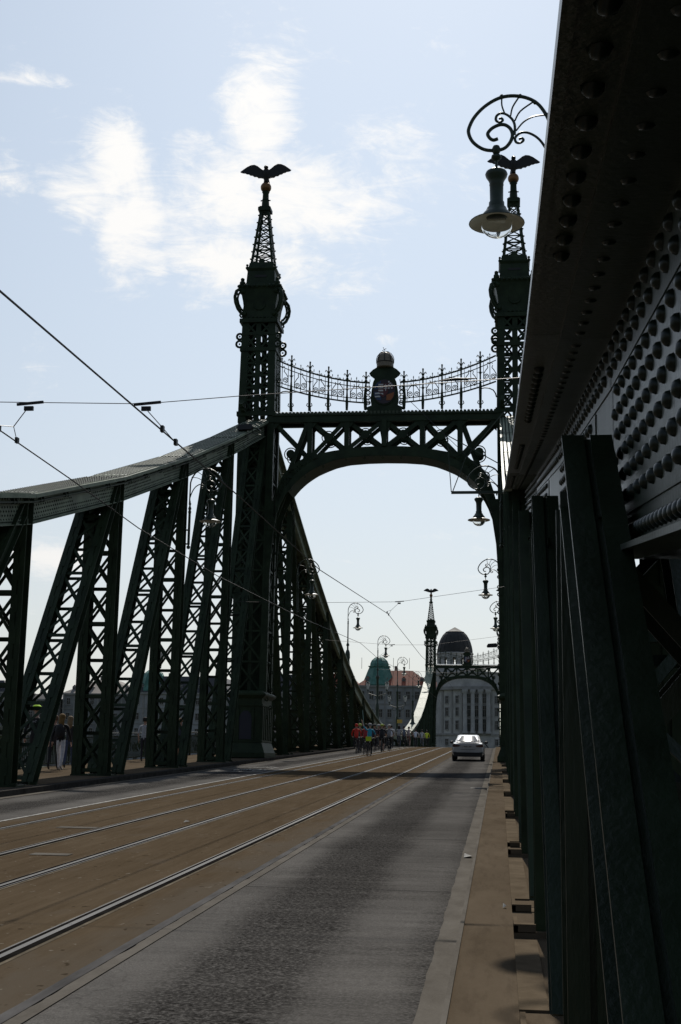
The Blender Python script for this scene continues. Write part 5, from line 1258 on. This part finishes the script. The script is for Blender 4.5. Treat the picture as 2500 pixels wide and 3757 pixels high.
# ------------------------------------------------------------------ trees
def tree(x, y, z, h, r, label, m, leaves=1500, seed=0, ls=.35):
    rnd = random.Random(seed); T = empty('broadleaf_tree', (x, y, z), label, 'tree', 'trees on the far bank')
    mb = MB(); mb.tube([(0, 0, -.5), (.1, 0, h * .25), (.05, .1, h * .5), (0, 0, h * .8)], [.05 * h * .5, .04 * h * .45, .012 * h, .004 * h], 7)
    for k in range(6):
        a = rnd.uniform(0, 6.28); zb = h * rnd.uniform(.3, .6); mb.tube([(0, 0, zb), (math.cos(a) * r * .4, math.sin(a) * r * .4, zb + h * .12), (math.cos(a) * r * .75, math.sin(a) * r * .75, zb + h * .25)], [.015 * h, .01 * h, .003 * h], 5)
    mb.build('trunk', M['bark'], T)
    cl = [(Vector((rnd.gauss(0, .45) * r, rnd.gauss(0, .45) * r, h * rnd.uniform(.42, .92))), r * rnd.uniform(.25, .5)) for _ in range(14)]
    mb = MB()
    for i in range(leaves):
        c, cr = rnd.choice(cl); d = Vector((rnd.gauss(0, 1), rnd.gauss(0, 1), rnd.gauss(0, 1))).normalized(); p = c + d * cr * rnd.uniform(.5, 1) ** .5
        u = Vector((rnd.gauss(0, 1), rnd.gauss(0, 1), rnd.gauss(0, 1))).normalized(); w = u.orthogonal().normalized(); s = ls * rnd.uniform(.6, 1.3)
        mb.add([p - u * s, p + w * s * .5, p + u * s, p - w * s * .5], [(0, 1, 2, 3)])
    o = mb.build('crown', m, T); o['kind'] = 'stuff'
TR = [(-1.5, 415, 19, 13, 5, 'dark tree behind the far crossbeam railing, left of the far right tower', 'leaf', 1), (4.5, 410, 14, 16, 5, 'light green tree at the right end of the far crossbeam', 'leaf2', 2), (-16.5, 405, 15, 13, 3.2, 'small tree top showing left of the far left spire', 'leaf', 3),
      (-3, 430, 20, 12, 5, 'dark tree top on the hill behind the dome', 'leaf', 4), (10, 425, 20, 14, 6, 'tree on the hill behind the near right tower', 'leaf', 5), (-22, 410, 14, 15, 3.5, 'tree top above the red roof right of the cupola', 'leaf', 6),
      (-128, 352, -1.2, 11, 4, 'olive young tree on the far bank by the helmeted person', 'leaf2', 7), (-134, 350, -1.2, 9, 3.5, 'green bushy tree on the far bank left of the walkers', 'leaf', 8), (-112, 354, -1.2, 9, 3.5, 'low tree on the far bank behind the second posts', 'leaf', 9), (-88, 352, -1.2, 9, 3.6, 'low tree on the far bank behind the third posts', 'leaf', 10), (-62, 352, -1.2, 10, 4, 'low tree on the far bank behind the tower pedestal', 'leaf', 11)]
for (x, y, z, h, r, lab, m, s) in TR: tree(x, y, z, h, r, lab, M[m], 1600, s)

# ------------------------------------------------------------------ people
def skin_body(joints, edges, root):
    """joints: name -> (pos, rx, ry); returns evaluated mesh and per-face nearest edge"""
    names = list(joints); idx = {n: i for i, n in enumerate(names)}
    me = bpy.data.meshes.new('person'); me.from_pydata([joints[n][0] for n in names], [(idx[a], idx[b]) for a, b, _ in edges], [])
    ob = bpy.data.objects.new('tmp_person', me); COL.objects.link(ob)
    md = ob.modifiers.new('s', 'SKIN'); md.use_smooth_shade = True; md.branch_smoothing = .6
    sv = me.skin_vertices[0].data
    for n in names: sv[idx[n]].radius = joints[n][1]; sv[idx[n]].use_root = (n == root)
    ob.modifiers.new('u', 'SUBSURF').levels = 1
    dg = bpy.context.evaluated_depsgraph_get(); dg.update()
    out = bpy.data.meshes.new_from_object(ob.evaluated_get(dg)); bpy.data.objects.remove(ob)
    out.materials.clear()
    segs = [(Vector(joints[a][0]), Vector(joints[b][0]), k) for a, b, k in edges]
    mi = []
    for p in out.polygons:
        c = p.center; best = None
        for a, b, k in segs:
            d = b - a; t = max(0, min(1, (c - a).dot(d) / max(d.length_squared, 1e-9))); dist = (c - (a + d * t)).length
            if best is None or dist < best[0]: best = (dist, k)
        mi.append(best[1])
    out['mi'] = mi
    return out, mi
def pose(kind):
    J = {}; E = []
    def j(n, p, r): J[n] = (p, r if isinstance(r, tuple) else (r, r))
    if kind in ('walk', 'stand', 'walk2'):
        st = {'walk': .22, 'walk2': -.2, 'stand': .04}[kind]
        j('pel', (0, 0, .95), (.155, .115)); j('waist', (0, .0, 1.1), (.145, .105)); j('chest', (0, .02, 1.32), (.17, .12)); j('neckb', (0, .02, 1.46), (.085, .075)); j('neck', (0, .03, 1.53), (.052, .052)); j('jaw', (0, .05, 1.60), (.066, .08)); j('head', (0, .04, 1.69), (.078, .098)); j('crown', (0, .03, 1.76), (.06, .075))
        for s, q in ((-1, st), (1, -st)):
            t = 'lr'[s > 0]
            j('hip' + t, (s * .09, 0, .88), .085); j('knee' + t, (s * .095, q * .5 + .03, .50), .058); j('ank' + t, (s * .1, q, .09 + (.06 if q < 0 else 0)), .04); j('toe' + t, (s * .11, q + .17, .035 + (.01 if q < 0 else 0)), (.042, .03))
            j('sh' + t, (s * .19, .02, 1.42), .058); j('elb' + t, (s * .25, -q * .45, 1.14), .042); j('wri' + t, (s * .25, -q * .9 + .08, .92), .03); j('hand' + t, (s * .25, -q * .95 + .11, .82), (.032, .022))
            j('thumb' + t, (s * .22, -q * .95 + .16, .86), .012)
    else:
        lean = {'ride': .28, 'ride2': .18}[kind]
        zs = .98
        j('pel', (0, -.12, zs), (.155, .125)); j('waist', (0, -.05, zs + .16), (.15, .115)); j('chest', (0, .0 + lean * .6, zs + .40), (.175, .125)); j('neckb', (0, lean * .85, zs + .53), (.085, .075)); j('neck', (0, lean * .95 + .02, zs + .60), (.052, .052)); j('jaw', (0, lean + .05, zs + .67), (.066, .08)); j('head', (0, lean + .04, zs + .76), (.08, .1)); j('crown', (0, lean + .03, zs + .83), (.06, .075))
        for s, (ky, kz, ay, az) in ((-1, (.32, .80, .16, .42)), (1, (.24, .58, .02, .12))):
            t = 'lr'[s > 0]
            j('hip' + t, (s * .1, -.06, zs - .06), .088); j('knee' + t, (s * .12, ky, kz), .06); j('ank' + t, (s * .12, ay, az), .042); j('toe' + t, (s * .12, ay + .16, az - .04), (.042, .03))
            j('sh' + t, (s * .195, lean * .8, zs + .49), .06)
            if kind == 'ride2' and s < 0:
                j('elb' + t, (-.38, lean * .8 - .05, zs + .72), .042); j('wri' + t, (-.48, lean * .8 + .02, zs + .98), .03); j('hand' + t, (-.50, lean * .8 + .03, zs + 1.08), (.032, .022)); j('thumb' + t, (-.46, lean * .8 + .08, zs + 1.05), .012)
            else:
                j('elb' + t, (s * .30, lean * .9 + .14, zs + .25), .042); j('wri' + t, (s * .27, .50, zs + .08), .03); j('hand' + t, (s * .26, .58, zs + .05), (.034, .024)); j('thumb' + t, (s * .21, .58, zs + .05), .012)
    # edge kinds: 0 skin 1 top 2 trousers 3 shoes 4 hair/helmet
    E += [('pel', 'waist', 1), ('waist', 'chest', 1), ('chest', 'neckb', 1), ('neckb', 'neck', 0), ('neck', 'jaw', 0), ('jaw', 'head', 0), ('head', 'crown', 4)]
    for t in 'lr': E += [('pel', 'hip' + t, 2), ('hip' + t, 'knee' + t, 2), ('knee' + t, 'ank' + t, 5), ('ank' + t, 'toe' + t, 3), ('neckb', 'sh' + t, 1), ('sh' + t, 'elb' + t, 1), ('elb' + t, 'wri' + t, 6), ('wri' + t, 'hand' + t, 0), ('wri' + t, 'thumb' + t, 0)]
    me, mi = skin_body(J, E, 'pel')
    return me, mi, J
POSES = {k: pose(k) for k in ('walk', 'walk2', 'stand', 'ride', 'ride2')}
HAIR = [(.02, .014, .01), (.09, .05, .025), (.3, .2, .1), (.03, .02, .015)]
def person(loc, rz, kind, label, top, legs, hair=(.02, .014, .01), shoes=(.05, .05, .05), bare_legs=False, bare_arms=False, helmet=None, long_hair=False, scale=1.0, group=None, pack=None, hood=False):
    me0, mi, J = POSES[kind]; me = me0.copy(); me.name = 'person'
    S = M['skin']; mats = [S, cloth(top), cloth(legs), cloth(shoes), cloth(hair if not hood else top), S if bare_legs else cloth(legs), S if bare_arms else cloth(top)]
    for m in mats: me.materials.append(m)
    me.polygons.foreach_set('material_index', mi); me.shade_smooth()
    o = link('person', me, None, loc); o.rotation_euler = (0, 0, rz); o.scale = (scale,) * 3; tag(o, label, 'person', group)
    h = Vector(J['head'][0])
    # face: nose, eyes, mouth, ears
    mb = MB(); mb.ball(h + Vector((0, .105, -.01)), .018, 6, 4, (1, 1.2, 1.3))
    for s in (-1, 1): mb.ball(h + Vector((s * .088, -.005, 0)), .026, 6, 4, (.5, .8, 1.2))
    mb.build('nose_and_ears', S, o, smooth=True)
    mb = MB()
    for s in (-1, 1): mb.ball(h + Vector((s * .032, .093, .02)), .012, 6, 4)
    mb.box(-.024, .024, h.y + .094, h.y + .1, h.z - .058, h.z - .05); mb.build('eyes_and_mouth', cloth((.03, .015, .015)), o)
    # fingers
    for t in 'lr':
        p = Vector(J['hand' + t][0]); w = Vector(J['wri' + t][0]); d = (p - w).normalized(); sd = d.cross(Vector((1, 0, 0))); sd = sd.normalized() if sd.length > .1 else Vector((0, 1, 0)); c = d.cross(sd); mb = MB()
        for k in range(4):
            b = p + sd * (k - 1.5) * .017; L = (.06, .068, .064, .05)[k]; mb.tube([b, b + d * L * .55, b + d * L * .85 + c * .02], [.009, .0085, .006], 5)
        mb.build('fingers', S, o, smooth=True)
    mb = MB()                                                                          # hair or helmet
    if helmet: 
        mb.lathe([(.115, -.02), (.122, .03), (.112, .075), (.08, .11), (.03, .125), (.0, .126)], 14, h + Vector((0, -.005, .02)), Matrix.Diagonal((1, 1.25, 1))); mb.build('helmet', cloth(helmet), o, smooth=True)
    else:
        mb.lathe([(.095, -.07), (.103, .0), (.1, .05), (.075, .095), (.03, .112), (0, .113)], 14, h + Vector((0, -.02, .01)), Matrix.Diagonal((1, 1.12, 1)))
        if long_hair: mb.ball(h + Vector((0, -.08, -.14)), .1, 10, 7, (1, .6, 2.0))
        mb.build('hair' if not hood else 'hood', cloth(hair if not hood else top), o, smooth=True)
    if pack:
        b = MB(); c = Vector(J['chest'][0]); b.ball(c + Vector((0, -.17, -.06)), .2, 12, 8, (.8, .5, 1.15)); b.build('backpack', cloth(pack), o, smooth=True)
    return o
fz = lambda y: road(y) + .12
PG = 'people on the left footpath'
p1 = person((-8.35, 38.6, fz(38.6)), -.1, 'walk', 'person with yellow-green helmet and black shirt behind the first post', (.012, .012, .013), (.02, .02, .022), helmet=(.45, .75, .03), bare_legs=True, scale=1.12, group=PG)
tcu = bpy.data.curves.new('shirt_lettering', 'FONT'); tcu.body = 'Coca-Cola'; tcu.size = .085; tcu.align_x = 'CENTER'; tcu.shear = .3
to = bpy.data.objects.new('shirt_lettering', tcu); COL.objects.link(to); dg = bpy.context.evaluated_depsgraph_get(); tme = bpy.data.meshes.new_from_object(to.evaluated_get(dg)); bpy.data.objects.remove(to)
tme.materials.clear(); tme.materials.append(cloth((.5, .5, .5))); tl = link('shirt_lettering', tme, p1, (0, -.135, 1.36)); tl.rotation_euler = (PI / 2 - .05, 0, 0)
person((-8.78, 41.6, fz(41.6)), .05, 'walk2', 'walker in black trousers beside the one in white leggings', (.02, .018, .02), (.015, .015, .018), (.12, .06, .03), group=PG, bare_arms=True, scale=.98)
person((-8.38, 41.1, fz(41.1)), 0.0, 'walk', 'walker in white leggings and black jacket with a backpack', (.012, .012, .014), (.62, .62, .66), (.2, .11, .03), (.4, .38, .36), long_hair=True, group=PG, pack=(.02, .02, .022))
person((-8.9, 43.5, fz(43.5)), 0.1, 'walk2', 'long-haired walker in blue jeans behind the leaning brace', (.03, .028, .03), (.06, .08, .14), (.22, .15, .08), long_hair=True, group=PG, scale=.97)
person((-9.0, 53.4, fz(53.4)), 0.0, 'stand', 'person in a pale shirt behind the third post', (.4, .4, .42), (.03, .03, .04), group=PG, bare_arms=True)
person((-8.4, 57.2, fz(57.2)), PI, 'walk', 'walker in shorts and dark top behind the third leaning brace', (.04, .045, .06), (.03, .03, .035), (.25, .16, .09), bare_legs=True, bare_arms=True, group=PG, pack=(.03, .05, .12))
person((-8.6, 70.0, fz(70.0)), PI, 'walk2', 'walker in a red top seen through the truss behind the tower', (.3, .05, .04), (.03, .03, .04), group=PG)

# bicycles
def bike_tree():
    T = empty('bicycle', (0, 0, 0)); B_ = M['black']
    for y, n in ((-.52, 0), (.52, 1)):
        mb = MB(); mb.ring((0, y, .34), .325, .02, (0, 1, 0), (0, 0, 1), 22, 5); w = mb.build('wheel', M['rubber'], T, smooth=True)
        mb = MB(); mb.ring((0, y, .34), .30, .008, (0, 1, 0), (0, 0, 1), 22, 4); mb.tube([(-.04, y, .34), (.04, y, .34)], .025, 6)
        for k in range(10): a = PI * 2 * k / 10; mb.tube([(0, y, .34), (0, y + .3 * math.cos(a), .34 + .3 * math.sin(a))], .003, 3)
        mb.build('spokes', M['steel_d'], w)
    mb = MB()
    for p, q in (((0, -.52, .34), (0, -.08, .3)), ((0, -.08, .3), (0, -.2, .86)), ((0, -.52, .34), (0, -.17, .74)), ((0, -.08, .3), (0, .36, .72)), ((0, -.17, .76), (0, .35, .8)), ((0, .33, .88), (0, .52, .34))): mb.tube([p, q], .018, 6)
    mb.build('frame', B_, T)
    mb = MB(); mb.tube([(0, .33, .86), (0, .36, 1.0)], .016, 6); mb.tube([(-.3, .54, 1.02), (-.2, .48, 1.03), (0, .37, 1.0), (.2, .48, 1.03), (.3, .54, 1.02)], .014, 6); mb.build('handlebar', B_, T)
    mb = MB(); mb.ball((0, -.2, .89), .12, 8, 6, (.6, 1.1, .3)); mb.build('saddle', B_, T, smooth=True)
    mb = MB(); mb.tube([(-.09, -.08, .3), (.09, -.08, .3)], .012, 5); mb.box(-.15, -.07, -.13, -.03, .41, .43); mb.box(.07, .15, -.13, -.03, .15, .17); mb.build('pedals', B_, T)
    return T
bike0 = bike_tree()
CG = 'cyclists riding on the left lane'
CY = [(-3.34, 82.6, 'ride', 'cyclist in a hooded bright red jacket, leftmost of the front group', (.55, .03, .015), (.03, .03, .035), dict(hood=True)),
      (-3.69, 87.7, 'ride', 'cyclist with white helmet behind the red-jacketed one', (.05, .05, .06), (.03, .03, .04), dict(helmet=(.6, .6, .58))),
      (-2.54, 80.3, 'ride', 'cyclist in a dark red top between the red jacket and the blue shirt', (.35, .025, .03), (.02, .02, .03), dict()),
      (-2.06, 78.0, 'ride2', 'cyclist in a bright blue shirt raising the left arm, nearest of all', (.03, .28, .42), (.012, .012, .014), dict(helmet=(.25, .25, .27), bare_arms=True)),
      (-2.87, 89.6, 'ride', 'cyclist in a dark top just behind the blue shirt', (.04, .03, .05), (.02, .02, .03), dict(helmet=(.05, .05, .05))),
      (-3.5, 86.0, 'ride', 'cyclist in dark green partly hidden behind the front group', (.05, .07, .05), (.03, .03, .03), dict(helmet=(.35, .4, .08))),
      (-3.38, 98.3, 'ride', 'cyclist with grey helmet left of the black shirted one', (.12, .04, .04), (.03, .03, .04), dict(helmet=(.3, .3, .3))),
      (-2.31, 89.0, 'ride', 'cyclist in black shirt with lime helmet, bare arms', (.012, .012, .014), (.03, .028, .03), dict(helmet=(.35, .42, .05), bare_arms=True, bare_legs=True)),
      (-3.2, 101.4, 'ride', 'brown haired cyclist right behind the lime helmet', (.06, .045, .04), (.03, .03, .03), dict(hair=(.12, .07, .04))),
      (-2.43, 96.4, 'ride', 'cyclist in a grey shirt with light helmet', (.22, .21, .21), (.015, .015, .018), dict(helmet=(.45, .43, .38), bare_arms=True)),
      (-2.96, 104.8, 'ride', 'cyclist in a white shirt behind the grey shirted one', (.6, .6, .64), (.05, .05, .06), dict()),
      (-3.5, 109, 'ride', 'cyclist in a dark jacket at the kerb behind the white shirt', (.05, .05, .055), (.03, .03, .03), dict(helmet=(.5, .45, .4))),
      (-2.96, 112.9, 'ride', 'long haired cyclist in a pale top, middle of the rear line', (.3, .29, .29), (.06, .07, .10), dict(long_hair=True)),
      (-2.77, 116.6, 'ride', 'cyclist in a blue-grey shirt in the rear line', (.10, .12, .15), (.02, .02, .025), dict()),
      (-2.75, 122, 'ride', 'cyclist in a pinkish top under the sunlit chord end', (.32, .24, .22), (.25, .12, .1), dict(bare_legs=True)),
      (-3.1, 138, 'ride', 'cyclist in a white tee shirt, alone right of the rear line', (.6, .6, .62), (.03, .03, .03), dict(bare_arms=True)),
      (-2.6, 141, 'ride', 'cyclist in a pale jacket with a bright front lamp', (.42, .40, .38), (.2, .2, .22), dict()),
      (-2.2, 143, 'ride', 'cyclist in a yellow safety vest, rightmost of the group', (.55, .62, .03), (.02, .02, .02), dict())]
for i, (x, y, k, lab, top, legs, kw) in enumerate(CY):
    rz = random.uniform(-.08, .08); b = bike0 if i == 0 else copy_tree(bike0)
    b.location = (x, y, road(y) + .012); b.rotation_euler = (0, random.uniform(-.03, .03), rz)
    tag(b, 'bicycle of the ' + lab.split(',')[0].replace(' between the red jacket and the blue shirt', ' left of the blue shirt'), 'bicycle', 'bicycles of the group')
    person((x, y, road(y) + .012), rz, k, lab, top, legs, group=CG, **kw)
bg_ = MB(); bg_.box(-.16, .16, -.06, .06, -.13, .13); o = bg_.build('saddle_bag', mat('lime_bag', (.55, .75, .03), .6), None, (-2.06, 77.45, road(77.5) + .98)); tag(o, 'bright yellow-green bag behind the saddle of the nearest bicycle', 'bag')
fl = empty('flag_pole', (-2.6, 80.6, road(80) + 1.0), 'thin pale pole sticking up among the cyclists', 'pole'); mb = MB(); mb.tube([(0, 0, 0), (-.08, 0, .9), (-.16, 0, 1.7)], .018, 5); mb.build('stick', cloth((.3, .45, .42)), fl)

# ------------------------------------------------------------------ car
def car():
    y0 = 68.3; T = empty('white_car', (3.95, y0, road(y0) + .012), 'white saloon car driving away in the right lane', 'car'); T.rotation_euler = (math.atan(.025), 0, 0); T.scale = (.91, .91, .91)
    hw = .90
    # body lofted along its length: (y, half width, bottom, waist height, shoulder height)
    secs = [(0.0, .80, .42, .70, .88), (.06, .86, .30, .78, .97), (.25, .89, .26, .84, 1.02), (.75, .91, .22, .86, 1.03), (1.5, .92, .20, .86, 1.00), (2.4, .92, .20, .84, .97), (3.3, .92, .20, .82, .94), (4.0, .90, .22, .76, .86), (4.5, .86, .26, .66, .74), (4.78, .72, .34, .56, .62)]
    vs = []; n = 12
    for y, w, b, wa, sh in secs:
        pts = [(-w * .86, b), (-w * .98, b + .12), (-w, (b + wa) / 2), (-w * .985, wa), (-w * .90, sh - .02), (-w * .45, sh + .015), (w * .45, sh + .015), (w * .90, sh - .02), (w * .985, wa), (w, (b + wa) / 2), (w * .98, b + .12), (w * .86, b)]
        vs += [Vector((x, y, z)) for x, z in pts]
    fs = [(i * n + j, (i + 1) * n + j, (i + 1) * n + (j + 1) % n, i * n + (j + 1) % n) for i in range(len(secs) - 1) for j in range(n)] + [tuple(range(n)), tuple((len(secs) - 1) * n + j for j in range(n - 1, -1, -1))]
    mb = MB(); mb.add(vs, fs); body = mb.build('body', M['carpaint'], T, smooth=True, ang=.5)
    # cabin
    cs = [(.42, .76, 1.01, 1.015, .72), (1.36, .74, 1.0, 1.412, .60), (1.8, .74, .99, 1.44, .59), (2.3, .74, .98, 1.42, .58), (3.35, .80, .93, .945, .66)]
    mb = MB(); vs = []
    for y, wb, zb, zt, wt in cs: vs += [Vector((-wb, y, zb)), Vector((-(wb + wt) / 2 - .02, y, (zb + zt) / 2)), Vector((-wt, y, zt - .03)), Vector((-wt * .8, y, zt)), Vector((wt * .8, y, zt)), Vector((wt, y, zt - .03)), Vector(((wb + wt) / 2 + .02, y, (zb + zt) / 2)), Vector((wb, y, zb))]
    n = 8; mb.add(vs, [(i * n + j, (i + 1) * n + j, (i + 1) * n + (j + 1) % n, i * n + (j + 1) % n) for i in range(4) for j in range(n - 1)]); mb.build('roof', M['carpaint'], T, smooth=True, ang=.6)
    # rear window: curved glass sheet lying just proud of the roof slope
    mb = MB(); k = 24; A_ = []; B2 = []
    for i in range(k + 1):
        t = -1 + 2 * i / k; A_.append((t * .62, .50 + .04 * t * t, 1.088 - .026 * t * t)); B2.append((t * .54, 1.25 + .03 * t * t, 1.388 - .034 * t * t))
    mb.strip(A_, B2); mb.build('rear_window', M['cargl'], T, smooth=True)
    for s in (-1, 1):
        mb = MB(); mb.add([Vector((s * .77, 1.0, 1.04)), Vector((s * .78, 3.0, .99)), Vector((s * .625, 2.35, 1.37)), Vector((s * .625, 1.5, 1.37))], [(0, 1, 2, 3) if s > 0 else (3, 2, 1, 0)]); mb.build('side_window', M['cargl'], T)
        mb = MB(); mb.prism([(s * .42, .86), (s * .80, .93), (s * .87, .86), (s * .84, .76), (s * .48, .79)][::s], (0, -.005, 0), (1, 0, 0), (0, 0, 1), .02); mb.build('tail_lamp', M['taill'], T)
        mb = MB(); mb.ball((s * 1.0, 2.75, 1.0), .1, 10, 7, (1.1, .6, .8)); mb.bar((s * .85, 2.75, .97), (s * .98, 2.75, .98), .05, .05); mb.build('wing_mirror', M['black'], T, smooth=True)
        for y in (.85, 3.65):
            mb = MB(); mb.lathe([(.2, -.11), (.30, -.11), (.335, -.08), (.335, .08), (.30, .11), (.2, .11)], 24, (s * .80, y, .335), Matrix.Rotation(PI / 2, 3, 'Y')); w = mb.build('wheel', M['rubber'], T, smooth=True)
            mb = MB(); mb.lathe([(0, -.1), (.2, -.09), (.21, .09), (0, .1)], 16, (s * .80, y, .335), Matrix.Rotation(PI / 2, 3, 'Y')); mb.build('rim', M['steel'], w, smooth=True)
    mb = MB(); mb.prism([(-.78, .24), (.78, .24), (.83, .50), (.60, .47), (-.60, .47), (-.83, .50)], (0, .03, 0), (1, 0, 0), (0, 0, 1), .06); mb.build('bumper', M['black'], T)
    mb = MB(); mb.prism([(-.62, .98), (.62, .98), (.66, 1.03), (-.66, 1.03)], (0, .02, 0), (1, 0, 0), (0, 0, 1), .05); mb.build('boot_lip', M['carpaint'], T)
    mb = MB(); mb.box(-.26, .26, -.02, .02, .74, .85); pl = mb.build('number_plate', cloth((.5, .5, .48)), T)
    mb = MB()
    for k in range(8):
        if k != 4: mb.box(-.22 + k * .055, -.19 + k * .055, -.024, -.02, .765, .825)
    mb.build('plate_characters', M['black'], pl)
    mb = MB(); mb.tube([(-.4, .0, .66), (-.36, -.01, .63), (.36, -.01, .63), (.4, 0, .66)], .008, 4); mb.build('boot_seam', M['black'], T)
    mb = MB(); mb.prism([(0, 0), (.14, 0), (.12, .06), (.06, .07)], (.01, 1.35, 1.425), (0, 1, 0), (0, 0, 1), .02); mb.build('roof_aerial', M['black'], T)
car()

# small far signs and bollards at the end of the bridge
for (x, y, h, lab) in ((4.6, 250, 2.6, 'small round traffic sign beyond the car'),):
    s = empty('traffic_sign', (x, y, road(y)), lab, 'sign'); mb = MB(); mb.tube([(0, 0, 0), (0, 0, h)], .04, 6); mb.build('post', M['pole'], s)
    mb = MB(); mb.lathe([(0, -.02), (.32, -.02), (.32, .02), (0, .02)], 20, (0, -.05, h), Matrix.Rotation(PI / 2, 3, 'X')); mb.build('disc', M['white'], s)
print('OBJECTS', len(bpy.data.objects))
